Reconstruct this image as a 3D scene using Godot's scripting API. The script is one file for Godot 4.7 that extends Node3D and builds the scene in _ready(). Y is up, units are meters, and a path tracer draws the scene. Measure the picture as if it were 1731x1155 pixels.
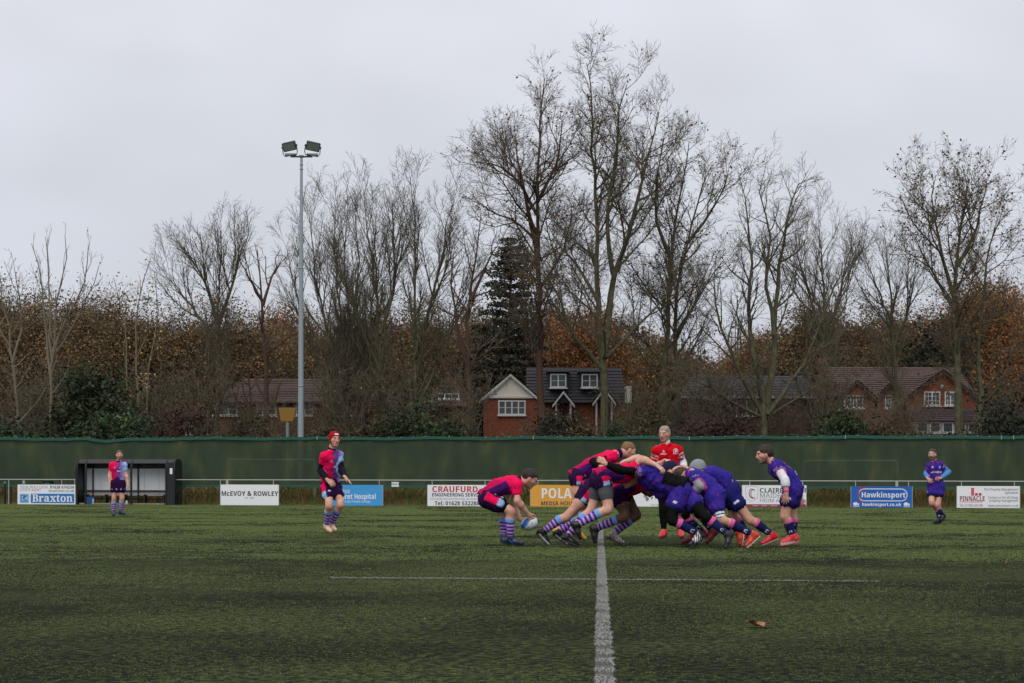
extends Node3D
# A rugby scrum on an artificial pitch under an overcast sky, in front of sponsor boards, a windscreen net,
# bare trees and brick houses. World: camera at the origin side of the pitch, looking along -z; metres.

const FOCAL := 3000.0       # focal length of the survey, in the units of the survey sheet
const EYE := 0.82           # height of the camera over the turf
const HORIZON := 824.3
const TILT := 0.0026

var mats := {}
var rng := RandomNumberGenerator.new()
var fold_noise := FastNoiseLite.new()
var taken := {}


# ---------------------------------------------------------------- survey: a bearing and a distance give a point in the world
func at(px: float, py: float, d: float) -> Vector3:
	return Vector3((px - 865.5) / FOCAL * d, EYE + (HORIZON + (px - 865.5) * TILT - py) / FOCAL * d, -d)


func on_ground(px: float, d: float) -> Vector3:
	return Vector3((px - 865.5) / FOCAL * d, 0.0, -d)


func col(r: float, g: float, b: float) -> Color:      # an sRGB colour 0-255 as linear vertex colour
	return Color(r / 255.0, g / 255.0, b / 255.0).srgb_to_linear()


# ---------------------------------------------------------------- mesh collector
class Geo:
	var v := PackedVector3Array()
	var c := PackedColorArray()
	var uv := PackedVector2Array()
	var i := PackedInt32Array()
	var coloured := false
	var mapped := false
	var tint := Color.WHITE

	func quad(a: Vector3, b: Vector3, d: Vector3, e: Vector3, out := Vector3.ZERO) -> void:
		var n := v.size()
		var cr := (d - a).cross(b - a)
		if out != Vector3.ZERO and cr.dot(out) < 0.0:
			v.append_array(PackedVector3Array([a, e, d, b]))
		else:
			v.append_array(PackedVector3Array([a, b, d, e]))
		for k in 4:
			c.append(tint)
		i.append_array(PackedInt32Array([n, n + 1, n + 2, n, n + 2, n + 3]))

	func tri(a: Vector3, b: Vector3, d: Vector3, out := Vector3.ZERO) -> void:
		var n := v.size()
		if out != Vector3.ZERO and (d - a).cross(b - a).dot(out) < 0.0:
			v.append_array(PackedVector3Array([a, d, b]))
		else:
			v.append_array(PackedVector3Array([a, b, d]))
		for k in 3:
			c.append(tint)
		i.append_array(PackedInt32Array([n, n + 1, n + 2]))

	func box(at_: Vector3, size: Vector3, turn := Basis.IDENTITY) -> void:
		var h := size * 0.5
		for ax in 3:
			for s in [-1.0, 1.0]:
				var n := Vector3.ZERO
				n[ax] = s
				var p := Vector3.ZERO
				p[(ax + 1) % 3] = 1.0
				var q := Vector3.ZERO
				q[(ax + 2) % 3] = 1.0
				var o := n * h
				var a := o + (p + q) * h
				var b := o + (p - q) * h
				var d := o + (-p - q) * h
				var e := o + (-p + q) * h
				quad(at_ + turn * a, at_ + turn * b, at_ + turn * d, at_ + turn * e, turn * n)

	func tube(pts: PackedVector3Array, r: PackedFloat32Array, sides: int, cap := false) -> void:
		var first := v.size()
		var n := pts.size()
		var side := Vector3.ZERO
		for k in n:
			var dir := pts[mini(k + 1, n - 1)] - pts[maxi(k - 1, 0)]
			if dir.length_squared() < 1e-12:
				dir = Vector3.UP
			dir = dir.normalized()
			if side == Vector3.ZERO:
				side = dir.cross(Vector3(0.3, 0.1, 0.95) if absf(dir.z) < 0.8 else Vector3.RIGHT)
			side = (side - dir * side.dot(dir)).normalized()
			var up := dir.cross(side)
			for s in sides:
				var a := TAU * s / sides
				v.append(pts[k] + (side * cos(a) + up * sin(a)) * r[k])
				c.append(tint)
		for k in n - 1:
			for s in sides:
				var a := first + k * sides + s
				var b := first + k * sides + (s + 1) % sides
				i.append_array(PackedInt32Array([a, b, b + sides, a, b + sides, a + sides]))
		if cap:
			for e in [0, n - 1]:
				var m := v.size()
				v.append(pts[e])
				c.append(tint)
				for s in sides:
					var a: int = first + e * sides + s
					var b: int = first + e * sides + (s + 1) % sides
					i.append_array(PackedInt32Array([m, b, a] if e == 0 else [m, a, b]))

	func bar(a: Vector3, b: Vector3, r: float, sides := 8) -> void:
		tube(PackedVector3Array([a, b]), PackedFloat32Array([r, r]), sides, true)

	func prism(outline: PackedVector2Array, base: Transform3D, depth: float) -> void:   # outline in the xy plane of base, pushed out along its z
		var t := Geometry2D.triangulate_polygon(outline)
		for k in range(0, t.size(), 3):
			var p := [outline[t[k]], outline[t[k + 1]], outline[t[k + 2]]]
			tri(base * Vector3(p[0].x, p[0].y, depth), base * Vector3(p[1].x, p[1].y, depth), base * Vector3(p[2].x, p[2].y, depth), base.basis.z)
			tri(base * Vector3(p[0].x, p[0].y, 0), base * Vector3(p[1].x, p[1].y, 0), base * Vector3(p[2].x, p[2].y, 0), -base.basis.z)
		var clockwise := Geometry2D.is_polygon_clockwise(outline)
		for k in outline.size():
			var a := outline[k]
			var b := outline[(k + 1) % outline.size()]
			var o := Vector3(b.y - a.y, a.x - b.x, 0) * (-1.0 if clockwise else 1.0)
			quad(base * Vector3(a.x, a.y, 0), base * Vector3(b.x, b.y, 0), base * Vector3(b.x, b.y, depth), base * Vector3(a.x, a.y, depth), base.basis * o)

	func mesh() -> ArrayMesh:
		var nn := PackedVector3Array()
		nn.resize(v.size())
		for k in range(0, i.size(), 3):
			var a := v[i[k]]
			var f := (v[i[k + 2]] - a).cross(v[i[k + 1]] - a)
			nn[i[k]] += f
			nn[i[k + 1]] += f
			nn[i[k + 2]] += f
		for k in nn.size():
			nn[k] = nn[k].normalized() if nn[k].length_squared() > 1e-20 else Vector3.UP
		var arr := []
		arr.resize(Mesh.ARRAY_MAX)
		arr[Mesh.ARRAY_VERTEX] = v
		arr[Mesh.ARRAY_NORMAL] = nn
		if coloured:
			arr[Mesh.ARRAY_COLOR] = c
		if mapped:
			arr[Mesh.ARRAY_TEX_UV] = uv
		arr[Mesh.ARRAY_INDEX] = i
		var m := ArrayMesh.new()
		m.add_surface_from_arrays(Mesh.PRIMITIVE_TRIANGLES, arr)
		return m


# ---------------------------------------------------------------- smooth-blended field of tapered capsules, meshed as surface nets
class Field:
	var o: Vector3
	var h: float
	var k: float
	var nx: int
	var ny: int
	var nz: int
	var f := PackedFloat32Array()

	func _init(lo: Vector3, hi: Vector3, cell: float, blend: float) -> void:
		h = cell
		k = blend
		o = lo - Vector3.ONE * (cell * 2.0)
		var s := (hi - lo) / cell
		nx = int(s.x) + 6
		ny = int(s.y) + 6
		nz = int(s.z) + 6
		f.resize(nx * ny * nz)

	func cap(a: Vector3, b: Vector3, ra: float, rb: float, fa := false, fb := false) -> void:
		var lim := 4.5 * k + h
		var m := maxf(ra, rb) + lim
		var lo := (a.min(b) - Vector3.ONE * m - o) / h
		var hi := (a.max(b) + Vector3.ONE * m - o) / h
		var x0 := clampi(int(lo.x), 0, nx - 1)
		var x1 := clampi(int(hi.x) + 1, 0, nx)
		var y0 := clampi(int(lo.y), 0, ny - 1)
		var y1 := clampi(int(hi.y) + 1, 0, ny)
		var z0 := clampi(int(lo.z), 0, nz - 1)
		var z1 := clampi(int(hi.z) + 1, 0, nz)
		var ab := b - a
		var l2 := maxf(ab.length_squared(), 1e-9)
		var len := sqrt(l2)
		var dr := rb - ra
		var oa := o - a
		var ik := -1.0 / k
		for z in range(z0, z1):
			for y in range(y0, y1):
				var row := (z * ny + y) * nx
				for x in range(x0, x1):
					var p := Vector3(oa.x + x * h, oa.y + y * h, oa.z + z * h)
					var q := p.dot(ab) / l2
					var t := clampf(q, 0.0, 1.0)
					var d := (p - ab * t).length() - ra - dr * t
					if d > lim:
						continue
					if fa and q < 0.0:
						d = maxf(d, -q * len)
					elif fb and q > 1.0:
						d = maxf(d, (q - 1.0) * len)
					f[row + x] += exp(d * ik)

	func ball(c: Vector3, r: Vector3, turn := Basis.IDENTITY) -> void:
		var lim := 4.5 * k + h
		var m := maxf(r.x, maxf(r.y, r.z)) + lim
		var lo := (c - Vector3.ONE * m - o) / h
		var hi := (c + Vector3.ONE * m - o) / h
		var inv := turn.transposed()
		var ik := -1.0 / k
		for z in range(clampi(int(lo.z), 0, nz - 1), clampi(int(hi.z) + 1, 0, nz)):
			for y in range(clampi(int(lo.y), 0, ny - 1), clampi(int(hi.y) + 1, 0, ny)):
				var row := (z * ny + y) * nx
				for x in range(clampi(int(lo.x), 0, nx - 1), clampi(int(hi.x) + 1, 0, nx)):
					var p: Vector3 = inv * (Vector3(o.x + x * h, o.y + y * h, o.z + z * h) - c)
					var q := p / r
					var k0 := q.length()
					var k1 := maxf((q / r).length(), 1e-5)
					var d := k0 * (k0 - 1.0) / k1
					if d < lim:
						f[row + x] += exp(d * ik)

	func clip(n: Vector3, c: float) -> void:      # keeps the side where n.p > c
		var ik := 1.0 / k
		for z in nz:
			for y in ny:
				var row := (z * ny + y) * nx
				var base := n.x * o.x + n.y * (o.y + y * h) + n.z * (o.z + z * h) - c
				for x in nx:
					if f[row + x] > 0.0:
						f[row + x] = minf(f[row + x], exp(minf((base + n.x * x * h) * ik, 40.0)))

	func build(g: Geo, paint: Callable, fold: float, noise: FastNoiseLite, shift: Vector3) -> void:
		var d := PackedFloat32Array()
		d.resize(f.size())
		for j in f.size():
			var s := f[j]
			d[j] = -k * log(s) if s > 1e-6 else 0.2
		var step := [1, nx, nx * ny]
		var ids := {}
		var first := g.v.size()
		for z in range(1, nz - 1):
			for y in range(1, ny - 1):
				var row := (z * ny + y) * nx
				for x in range(1, nx - 1):
					var j := row + x
					var inside := d[j] < 0.0
					for ax in 3:
						var st: int = step[ax]
						if inside == (d[j + st] < 0.0):
							continue
						var s1: int = step[(ax + 1) % 3]
						var s2: int = step[(ax + 2) % 3]
						var cells := [j, j - s1, j - s1 - s2, j - s2]
						var vi := [0, 0, 0, 0]
						for q in 4:
							var cl: int = cells[q]
							if not ids.has(cl):
								ids[cl] = g.v.size()
								g.v.append(corner(d, cl) - shift)
								g.c.append(Color.WHITE)
							vi[q] = ids[cl]
						if inside:
							g.i.append_array(PackedInt32Array([vi[0], vi[2], vi[1], vi[0], vi[3], vi[2]]))
						else:
							g.i.append_array(PackedInt32Array([vi[0], vi[1], vi[2], vi[0], vi[2], vi[3]]))
		if fold > 0.0:
			var nn := PackedVector3Array()
			nn.resize(g.v.size())
			for q in range(0, g.i.size(), 3):
				if g.i[q] < first:
					continue
				var a := g.v[g.i[q]]
				var fn := (g.v[g.i[q + 2]] - a).cross(g.v[g.i[q + 1]] - a)
				nn[g.i[q]] += fn
				nn[g.i[q + 1]] += fn
				nn[g.i[q + 2]] += fn
			for q in range(first, g.v.size()):
				var p := g.v[q] + shift
				var amount := absf(noise.get_noise_3d(p.x * 1.0, p.y * 0.55, p.z * 1.0)) * 1.6 - 0.35 + 0.45 * noise.get_noise_3dv(p * 2.7)
				g.v[q] += nn[q].normalized() * (amount * fold)
		for q in range(first, g.v.size()):
			g.c[q] = paint.call(g.v[q] + shift)

	func corner(d: PackedFloat32Array, j: int) -> Vector3:
		var x := j % nx
		var y := (j / nx) % ny
		var z := j / (nx * ny)
		var sum := Vector3.ZERO
		var n := 0
		var nxy := nx * ny
		for e in 12:
			var ax := e >> 2
			var b0 := e & 1
			var b1 := (e >> 1) & 1
			var st: int
			var ofs: Vector3
			var a: int
			if ax == 0:
				a = j + b0 * nx + b1 * nxy
				st = 1
				ofs = Vector3(0, b0, b1)
			elif ax == 1:
				a = j + b0 + b1 * nxy
				st = nx
				ofs = Vector3(b0, 0, b1)
			else:
				a = j + b0 + b1 * nx
				st = nxy
				ofs = Vector3(b0, b1, 0)
			var d0 := d[a]
			var d1 := d[a + st]
			if (d0 < 0.0) != (d1 < 0.0):
				ofs[ax] = d0 / (d0 - d1)
				sum += ofs
				n += 1
		return o + (Vector3(x, y, z) + sum / maxf(n, 1.0)) * h


# ---------------------------------------------------------------- nodes and names
func numbered(called: String) -> String:
	if not taken.has(called):
		taken[called] = 0
		return called
	taken[called] += 1
	return "%s_%03d" % [called, taken[called]]


func tag(o: Node, label: String, category: String, group := "") -> void:
	o.set_meta("label", label)
	o.set_meta("category", category)
	if group:
		o.set_meta("group", group)


func thing(called: String, label: String, category: String, where := Vector3.ZERO, turn := 0.0, group := "") -> Node3D:
	var o := Node3D.new()
	o.name = numbered(called)
	add_child(o)
	o.position = where
	o.rotation.y = turn
	tag(o, label, category, group)
	return o


func obj(called: String, m: Mesh, material: Material, parent: Node = self) -> MeshInstance3D:
	var o := MeshInstance3D.new()
	o.name = numbered(called) if parent == self else called
	o.mesh = m
	o.material_override = material
	parent.add_child(o, true)
	return o


func struct(called: String, m: Mesh, material: Material) -> MeshInstance3D:
	var o := obj(called, m, material)
	o.set_meta("kind", "structure")
	return o


func copy(o: Node3D, label: String, where: Vector3, turn: float, size: Vector3, group := "") -> Node3D:
	var c: Node3D = o.duplicate()
	c.name = numbered(String(o.name).rstrip("0123456789").rstrip("_"))
	add_child(c)
	c.position = where
	c.rotation = Vector3(0, turn, 0)
	c.scale = size
	c.set_meta("label", label)
	if group:
		c.set_meta("group", group)
	return c


func mat(called: String, r: float, g: float, b: float, rough := 0.8, metal := 0.0) -> StandardMaterial3D:
	if mats.has(called):
		return mats[called]
	var m := StandardMaterial3D.new()
	m.resource_name = called
	m.albedo_color = Color(r / 255.0, g / 255.0, b / 255.0)
	m.roughness = rough
	m.metallic = metal
	mats[called] = m
	return m


func vmat(called: String, rough := 0.8) -> StandardMaterial3D:     # the colour comes from the mesh
	var m := mat(called, 255, 255, 255, rough)
	m.vertex_color_use_as_albedo = true
	return m


func noise_tex(seed_: int, freq: float, size: int, stops: Array, colours: Array, octaves := 4, kind := FastNoiseLite.TYPE_SIMPLEX_SMOOTH) -> NoiseTexture2D:
	var n := FastNoiseLite.new()
	n.seed = seed_
	n.frequency = freq
	n.noise_type = kind
	n.fractal_octaves = octaves
	var t := NoiseTexture2D.new()
	t.width = size
	t.height = size
	t.seamless = true
	t.noise = n
	if colours.size():
		var ramp := Gradient.new()
		ramp.offsets = PackedFloat32Array(stops)
		ramp.colors = PackedColorArray(colours)
		t.color_ramp = ramp
	return t


func rgb8(r: float, g: float, b: float) -> Color:
	return Color(r / 255.0, g / 255.0, b / 255.0)


func _ready() -> void:
	rng.seed = 20241
	fold_noise.seed = 5
	fold_noise.frequency = 7.0
	fold_noise.fractal_octaves = 2
	# camera
	var cam := Camera3D.new()
	cam.name = "camera"
	add_child(cam)
	cam.position = Vector3(0, EYE, 0)
	cam.rotation.z = TILT
	cam.near = 0.5
	cam.far = 900.0
	cam.projection = Camera3D.PROJECTION_FRUSTUM
	cam.size = 2.0 * cam.near * 577.5 / FOCAL
	cam.frustum_offset = Vector2(0, cam.near * (HORIZON - 577.5) / FOCAL)
	cam.current = true
	# overcast sky
	var env := Environment.new()
	env.background_mode = Environment.BG_SKY
	env.tonemap_mode = Environment.TONE_MAPPER_LINEAR
	env.tonemap_exposure = 1.0
	env.sdfgi_enabled = true
	env.ssao_enabled = true
	env.ssil_enabled = true
	env.sky = Sky.new()
	env.sky.sky_material = overcast()
	var we := WorldEnvironment.new()
	we.name = "world_environment"
	we.environment = env
	add_child(we)
	var sun := DirectionalLight3D.new()
	sun.name = "sun"
	sun.light_energy = 0.48
	sun.light_angular_distance = 40.0
	sun.light_color = Color(1.0, 0.97, 0.93)
	sun.rotation_degrees = Vector3(-48, -18, 0)
	sun.shadow_enabled = true
	add_child(sun)
	# structure, then things
	build_ground()
	build_fence()
	build_houses()
	build_trees()
	build_people()
	build_turf()


func overcast() -> Material:      # an even cloud sheet with soft, broad unevenness
	var n := FastNoiseLite.new()
	n.seed = 11
	n.frequency = 1.3
	n.fractal_octaves = 4
	var w := 1024
	var im := Image.create(w, w / 2, false, Image.FORMAT_RGBF)
	for y in w / 2:
		var el := PI * (0.5 - (y + 0.5) / (w / 2))
		for x in w:
			var az := TAU * x / w
			var p := Vector3(cos(el) * cos(az), sin(el) * 2.2, cos(el) * sin(az))
			var k := n.get_noise_3dv(p * 1.4) * 0.10 + n.get_noise_3dv(p * 4.6 + Vector3(9, 2, 4)) * 0.085
			var s := clampf(sin(el) / 0.30, 0.0, 1.0)
			var c := Color(0.560, 0.600, 0.665).lerp(Color(0.735, 0.755, 0.825), s) * (1.0 + k)
			if el < 0.0:
				c = Color(0.16, 0.16, 0.15)
			im.set_pixel(x, y, c)
	var m := PanoramaSkyMaterial.new()
	m.panorama = ImageTexture.create_from_image(im)
	return m


# ---------------------------------------------------------------- ground, turf and markings
func sheet(x0: float, x1: float, z0: float, z1: float, y: float, tile: float, coarse: float, nx := 1, nz := 1, lift = null) -> ArrayMesh:
	var v := PackedVector3Array()
	var n := PackedVector3Array()
	var uv := PackedVector2Array()
	var uv2 := PackedVector2Array()
	var ix := PackedInt32Array()
	for j in nz + 1:
		for k in nx + 1:
			var p := Vector3(lerpf(x0, x1, float(k) / nx), y, lerpf(z0, z1, float(j) / nz))
			if lift != null:
				p.y += lift.call(p.x, p.z)
			v.append(p)
			n.append(Vector3.UP)
			uv.append(Vector2(p.x, p.z) / tile)
			uv2.append(Vector2(p.x, p.z) / coarse)
	for j in nz:
		for k in nx:
			var a := j * (nx + 1) + k
			ix.append_array(PackedInt32Array([a, a + nx + 2, a + 1, a, a + nx + 1, a + nx + 2]))
	var arr := []
	arr.resize(Mesh.ARRAY_MAX)
	arr[Mesh.ARRAY_VERTEX] = v
	arr[Mesh.ARRAY_NORMAL] = n
	arr[Mesh.ARRAY_TEX_UV] = uv
	arr[Mesh.ARRAY_TEX_UV2] = uv2
	arr[Mesh.ARRAY_INDEX] = ix
	var m := ArrayMesh.new()
	m.add_surface_from_arrays(Mesh.PRIMITIVE_TRIANGLES, arr)
	return m


func build_ground() -> void:
	# rough ground under everything, out to the horizon
	var gm := mat("rough_ground", 255, 255, 255, 0.95)
	gm.albedo_texture = noise_tex(3, 0.02, 512, [0.0, 0.5, 1.0], [rgb8(54, 44, 28), rgb8(78, 74, 40), rgb8(92, 84, 50)])
	var rise := func(x: float, z: float) -> float:
		return smoothstep(-82.0, -100.0, z) * 1.4 + smoothstep(-110.0, -260.0, z) * 5.0
	struct("ground", sheet(-420, 420, 40, -700, -0.03, 6.0, 60.0, 60, 90, rise), gm)
	# the artificial pitch: crumb infill with matted green fibre
	var tm := mat("turf", 255, 255, 255, 0.9)
	tm.albedo_texture = noise_tex(8, 0.035, 1024, [0.0, 0.36, 0.55, 0.78, 1.0], [rgb8(24, 25, 25), rgb8(42, 44, 36), rgb8(60, 65, 42), rgb8(78, 86, 48), rgb8(104, 110, 66)], 5)
	tm.detail_enabled = true
	tm.detail_blend_mode = BaseMaterial3D.BLEND_MODE_MUL
	tm.detail_uv_layer = BaseMaterial3D.DETAIL_UV_2
	tm.detail_albedo = noise_tex(21, 0.008, 1024, [0.0, 0.40, 0.62, 1.0], [rgb8(140, 142, 150), rgb8(190, 192, 190), rgb8(236, 240, 226), rgb8(255, 255, 236)], 6)
	tm.metallic_specular = 0.12
	var bm := noise_tex(8, 0.035, 1024, [], [], 5)
	tm.heightmap_enabled = true
	tm.heightmap_texture = bm
	tm.heightmap_scale = 0.5
	struct("pitch", sheet(-70, 70, 12, -81.0, 0.0, 2.6, 31.0), tm)


func wedge(d: float) -> float:
	return 0.305 * d + 0.8


func build_turf() -> void:
	# fibre tufts standing out of the infill; denser where they can be told apart
	var kinds := []
	for k in 3:
		var g := Geo.new()
		g.coloured = true
		for b in 9:
			var a := rng.randf() * TAU
			var r := rng.randf() * 0.024
			var base := Vector3(cos(a) * r, 0, sin(a) * r)
			var lean := Vector3(rng.randf_range(-1, 1), 0, rng.randf_range(-1, 1)) * 0.016
			var hgt := rng.randf_range(0.009, 0.021)
			var w := Vector3(rng.randf_range(-1, 1), 0, rng.randf_range(-1, 1)).normalized() * 0.0017
			var t := rng.randf_range(0.75, 1.25)
			g.tint = Color(0.186 * t, 0.252 * t, 0.078 * t) if b % 4 else Color(0.22, 0.26, 0.12)
			g.tri(base - w, base + w, base + lean + Vector3.UP * hgt)
			g.tri(base - w * 0.8 + lean * 0.6 + Vector3.UP * hgt * 0.6, base + w + lean * 0.6 + Vector3.UP * hgt * 0.6, base + lean * 2.1 + Vector3.UP * hgt * 0.8)
		kinds.append(g.mesh())
	var patch := FastNoiseLite.new()
	patch.seed = 4
	patch.frequency = 0.35
	patch.fractal_octaves = 4
	var spots := [[], [], []]
	for band_ in [[6.5, 10.0, 1500.0, 0.22], [10.0, 14.0, 1350.0, 0.26], [14.0, 20.0, 1100.0, 0.34], [20.0, 30.0, 900.0, 0.56], [30.0, 50.0, 520.0, 0.9], [50.0, 80.0, 240.0, 1.3]]:
		var area: float = (wedge(band_[0]) + wedge(band_[1])) * (band_[1] - band_[0])
		for k in int(area * band_[2]):
			var d := lerpf(band_[0], band_[1], rng.randf())
			var x := rng.randf_range(-1, 1) * wedge(band_[1])
			if absf(x) > wedge(d):
				continue
			if rng.randf() > 0.52 + 1.15 * patch.get_noise_2d(x * 0.6, d * 0.6) + 0.9 * patch.get_noise_2d(x * 5.0, d * 5.0):
				continue
			var s: float = band_[3] * rng.randf_range(0.75, 1.3)
			var bs := Basis(Vector3.UP, rng.randf() * TAU).scaled(Vector3(s, minf(s, 1.0) * rng.randf_range(0.7, 1.1), s))
			spots[k % 3].append(Transform3D(bs, Vector3(x, 0.0, -d)))
	var fm := vmat("turf_fibre", 0.75)
	fm.metallic_specular = 0.2
	fm.backlight_enabled = true
	fm.backlight = Color(0.10, 0.13, 0.05)
	for k in 3:
		var mm := MultiMesh.new()
		mm.transform_format = MultiMesh.TRANSFORM_3D
		mm.mesh = kinds[k]
		mm.instance_count = spots[k].size()
		for j in spots[k].size():
			mm.set_instance_transform(j, spots[k][j])
		var o := MultiMeshInstance3D.new()
		o.name = numbered("turf_fibre")
		o.multimesh = mm
		o.material_override = fm
		o.set_meta("kind", "stuff")
		o.set_meta("label", ["matted green turf fibre across the pitch", "olive turf fibre tufts across the pitch", "short worn turf fibre across the pitch"][k])
		o.set_meta("category", "grass")
		add_child(o)
	# painted lines: worn white fibre over a chalky strip
	var g := Geo.new()
	g.coloured = true
	for b in 8:
		var a := rng.randf() * TAU
		var r := rng.randf() * 0.02
		var base := Vector3(cos(a) * r, 0, sin(a) * r)
		var lean := Vector3(rng.randf_range(-1, 1), 0, rng.randf_range(-1, 1)) * 0.016
		var hgt := rng.randf_range(0.008, 0.020)
		var w := Vector3(rng.randf_range(-1, 1), 0, rng.randf_range(-0.3, 0.3)).normalized() * 0.0026
		var t := rng.randf_range(0.22, 0.50)
		g.tint = Color(t, t, t * 0.96)
		g.tri(base - w, base + w, base + lean + Vector3.UP * hgt)
		g.tri(base - w + lean * 0.5 + Vector3.UP * hgt * 0.6, base + w + lean * 0.5 + Vector3.UP * hgt * 0.6, base + lean * 2.0 + Vector3.UP * hgt * 0.9)
	var white := g.mesh()
	var lm := mat("line_paint", 255, 255, 255, 0.9)
	lm.albedo_texture = noise_tex(31, 0.06, 512, [0.0, 0.42, 0.56, 1.0], [rgb8(42, 44, 36), rgb8(52, 55, 44), rgb8(78, 80, 70), rgb8(112, 114, 106)], 5)
	var lines := [["halfway_line", Vector3(1.27, 0, -7.0), Vector3(1.27 + 0.43, 0, -11.0), 0.062, 60], ["dash_line", Vector3(), Vector3(), 0.0, 0]]
	lines = []
	# halfway line runs away from the camera, nearly along the view
	var h0 := on_ground(1023.0, 7.2)
	var h1 := on_ground(1016.0, 24.0)
	var dirh := (h1 - h0).normalized()
	lines.append(["halfway_line", "worn white halfway line running under the scrum", h0 - dirh * 4.0, h0 + dirh * 72.0, 0.041, 5200.0])
	var d1 := on_ground(556.0, 15.9)
	var d2 := on_ground(1496.0, 15.55)
	lines.append(["dash_line", "faint worn white dash line crossing the halfway line", d1, d2, 0.022, 4200.0])
	var e1 := on_ground(-300.0, 66.0)
	var e2 := on_ground(340.0, 72.0)
	lines.append(["touch_line", "faint chalk line before the dugout", e1, e2, 0.05, 60.0])
	for q in lines:
		var a: Vector3 = q[2]
		var b: Vector3 = q[3]
		var dir := (b - a).normalized()
		var sd: Vector3 = dir.cross(Vector3.UP) * q[4]
		var lg := Geo.new()
		lg.mapped = true
		var y := Vector3(0, 0.004, 0)
		if q[0] == "halfway_line":
			lg.quad(a - sd + y, a + sd + y, b + sd + y, b - sd + y, Vector3.UP)
			for p in [a - sd, a + sd, b + sd, b - sd]:
				lg.uv.append(Vector2(p.x, p.z) / 0.9)
			lg.uv.clear()
			for p in lg.v:
				lg.uv.append(Vector2(p.x, p.z) / 0.9)
		var top: MeshInstance3D = null
		if lg.v.size():
			top = struct(q[0], lg.mesh(), lm)
			top.set_meta("label", q[1])
		var list := []
		var seen := minf((b - a).length(), 34.0)
		for k in int(seen * q[4] * 2.0 * q[5]):
			var t := rng.randf() * seen
			var off := (sqrt(rng.randf()) if false else rng.randf()) * 2.0 - 1.0
			var p: Vector3 = a + dir * t + sd * (off * (1.0 + 0.1 * patch.get_noise_2d(t * 4.0, 7.0)))
			var worn := 0.50 + 1.9 * patch.get_noise_2d(p.x * 7.0, p.z * 9.0)
			if q[0] != "halfway_line":
				worn = 0.62 + 0.9 * patch.get_noise_2d(p.x * 1.7 + 40.0, 3.0)
			if rng.randf() > worn:
				continue
			list.append(Transform3D(Basis(Vector3.UP, rng.randf() * TAU).scaled(Vector3.ONE * rng.randf_range(0.45, 0.8)), p + y))
		var mm := MultiMesh.new()
		mm.transform_format = MultiMesh.TRANSFORM_3D
		mm.mesh = white
		mm.instance_count = list.size()
		for j in list.size():
			mm.set_instance_transform(j, list[j])
		var o := MultiMeshInstance3D.new()
		o.name = q[0] if top == null else "painted_fibre"
		o.multimesh = mm
		o.material_override = vmat("painted_fibre", 0.8)
		o.set_meta("kind", "structure" if top == null else "stuff")
		if top == null:
			o.set_meta("label", q[1])
			add_child(o)
		else:
			top.add_child(o)
	# fallen leaves and scraps on the pitch
	var leaf := func(px: float, py: float, size: float, c: Color, label: String, cat: String) -> void:
		var d := FOCAL * EYE / (py - HORIZON - (px - 865.5) * TILT)
		var t := thing("fallen_leaf" if cat == "leaf" else "paper_scrap", label, cat, on_ground(px, d) + Vector3(0, 0.018, 0), rng.randf() * 0.4)
		var lg := Geo.new()
		lg.coloured = true
		lg.tint = c
		var n := 7
		var prev := []
		for k in n:
			var u := -1.0 + 2.0 * k / (n - 1)
			var w := size * 0.34 * pow(maxf(0.0, 1.0 - u * u), 0.6) * (1.0 + 0.35 * sin(k * 2.6)) + 0.001
			var y := 0.010 * size / 0.15 * sin(k * 1.9) + 0.012 * size / 0.15 * absf(u)
			var row := [Vector3(u * size * 0.5, y + 0.03 * size, -w), Vector3(u * size * 0.5, y, 0), Vector3(u * size * 0.5, y + 0.10 * size * (0.5 + 0.5 * sin(k * 1.3)), w)]
			if k:
				for j in 2:
					lg.tint = c * (1.0 if (k + j) % 2 else 0.7)
					lg.quad(prev[j], row[j], row[j + 1], prev[j + 1], Vector3.UP)
			prev = row
		obj("blade" if cat == "leaf" else "scrap", lg.mesh(), vmat("dry_leaf", 0.7), t)
	leaf.call(1283.0, 1062.0, 0.16, col(170, 112, 78), "large curled brown leaf lying right of the halfway line", "leaf")
	leaf.call(131.0, 917.0, 0.10, col(160, 120, 70), "small brown leaf on the turf before the dugout", "leaf")
	leaf.call(321.0, 972.0, 0.05, col(180, 140, 60), "tiny yellow leaf on the turf near the pole", "leaf")
	leaf.call(261.0, 1060.0, 0.035, col(150, 90, 60), "tiny russet leaf on the dark near turf", "leaf")
	leaf.call(1700.0, 954.0, 0.07, col(190, 130, 80), "pale orange leaf on the turf near the property board", "leaf")
	leaf.call(718.0, 1051.0, 0.035, col(170, 170, 160), "pale scrap on the turf left of the halfway line", "scrap")
	leaf.call(398.0, 886.0, 0.05, col(215, 215, 215), "white scrap on the turf below the black lettered board", "scrap")


# ---------------------------------------------------------------- rail, boards, net, dugout, goals, floodlight
func fence_d(px: float) -> float:      # how far the rail stands along each bearing (it runs slightly towards us on the right)
	return FOCAL / (37.7 + (px - 80.0) / 1590.0 * 3.6)


func fence_p(px: float, y: float, back := 0.0) -> Vector3:
	var d := fence_d(px) + back
	var p := on_ground(px, d)
	p.y = y
	return p


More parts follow.
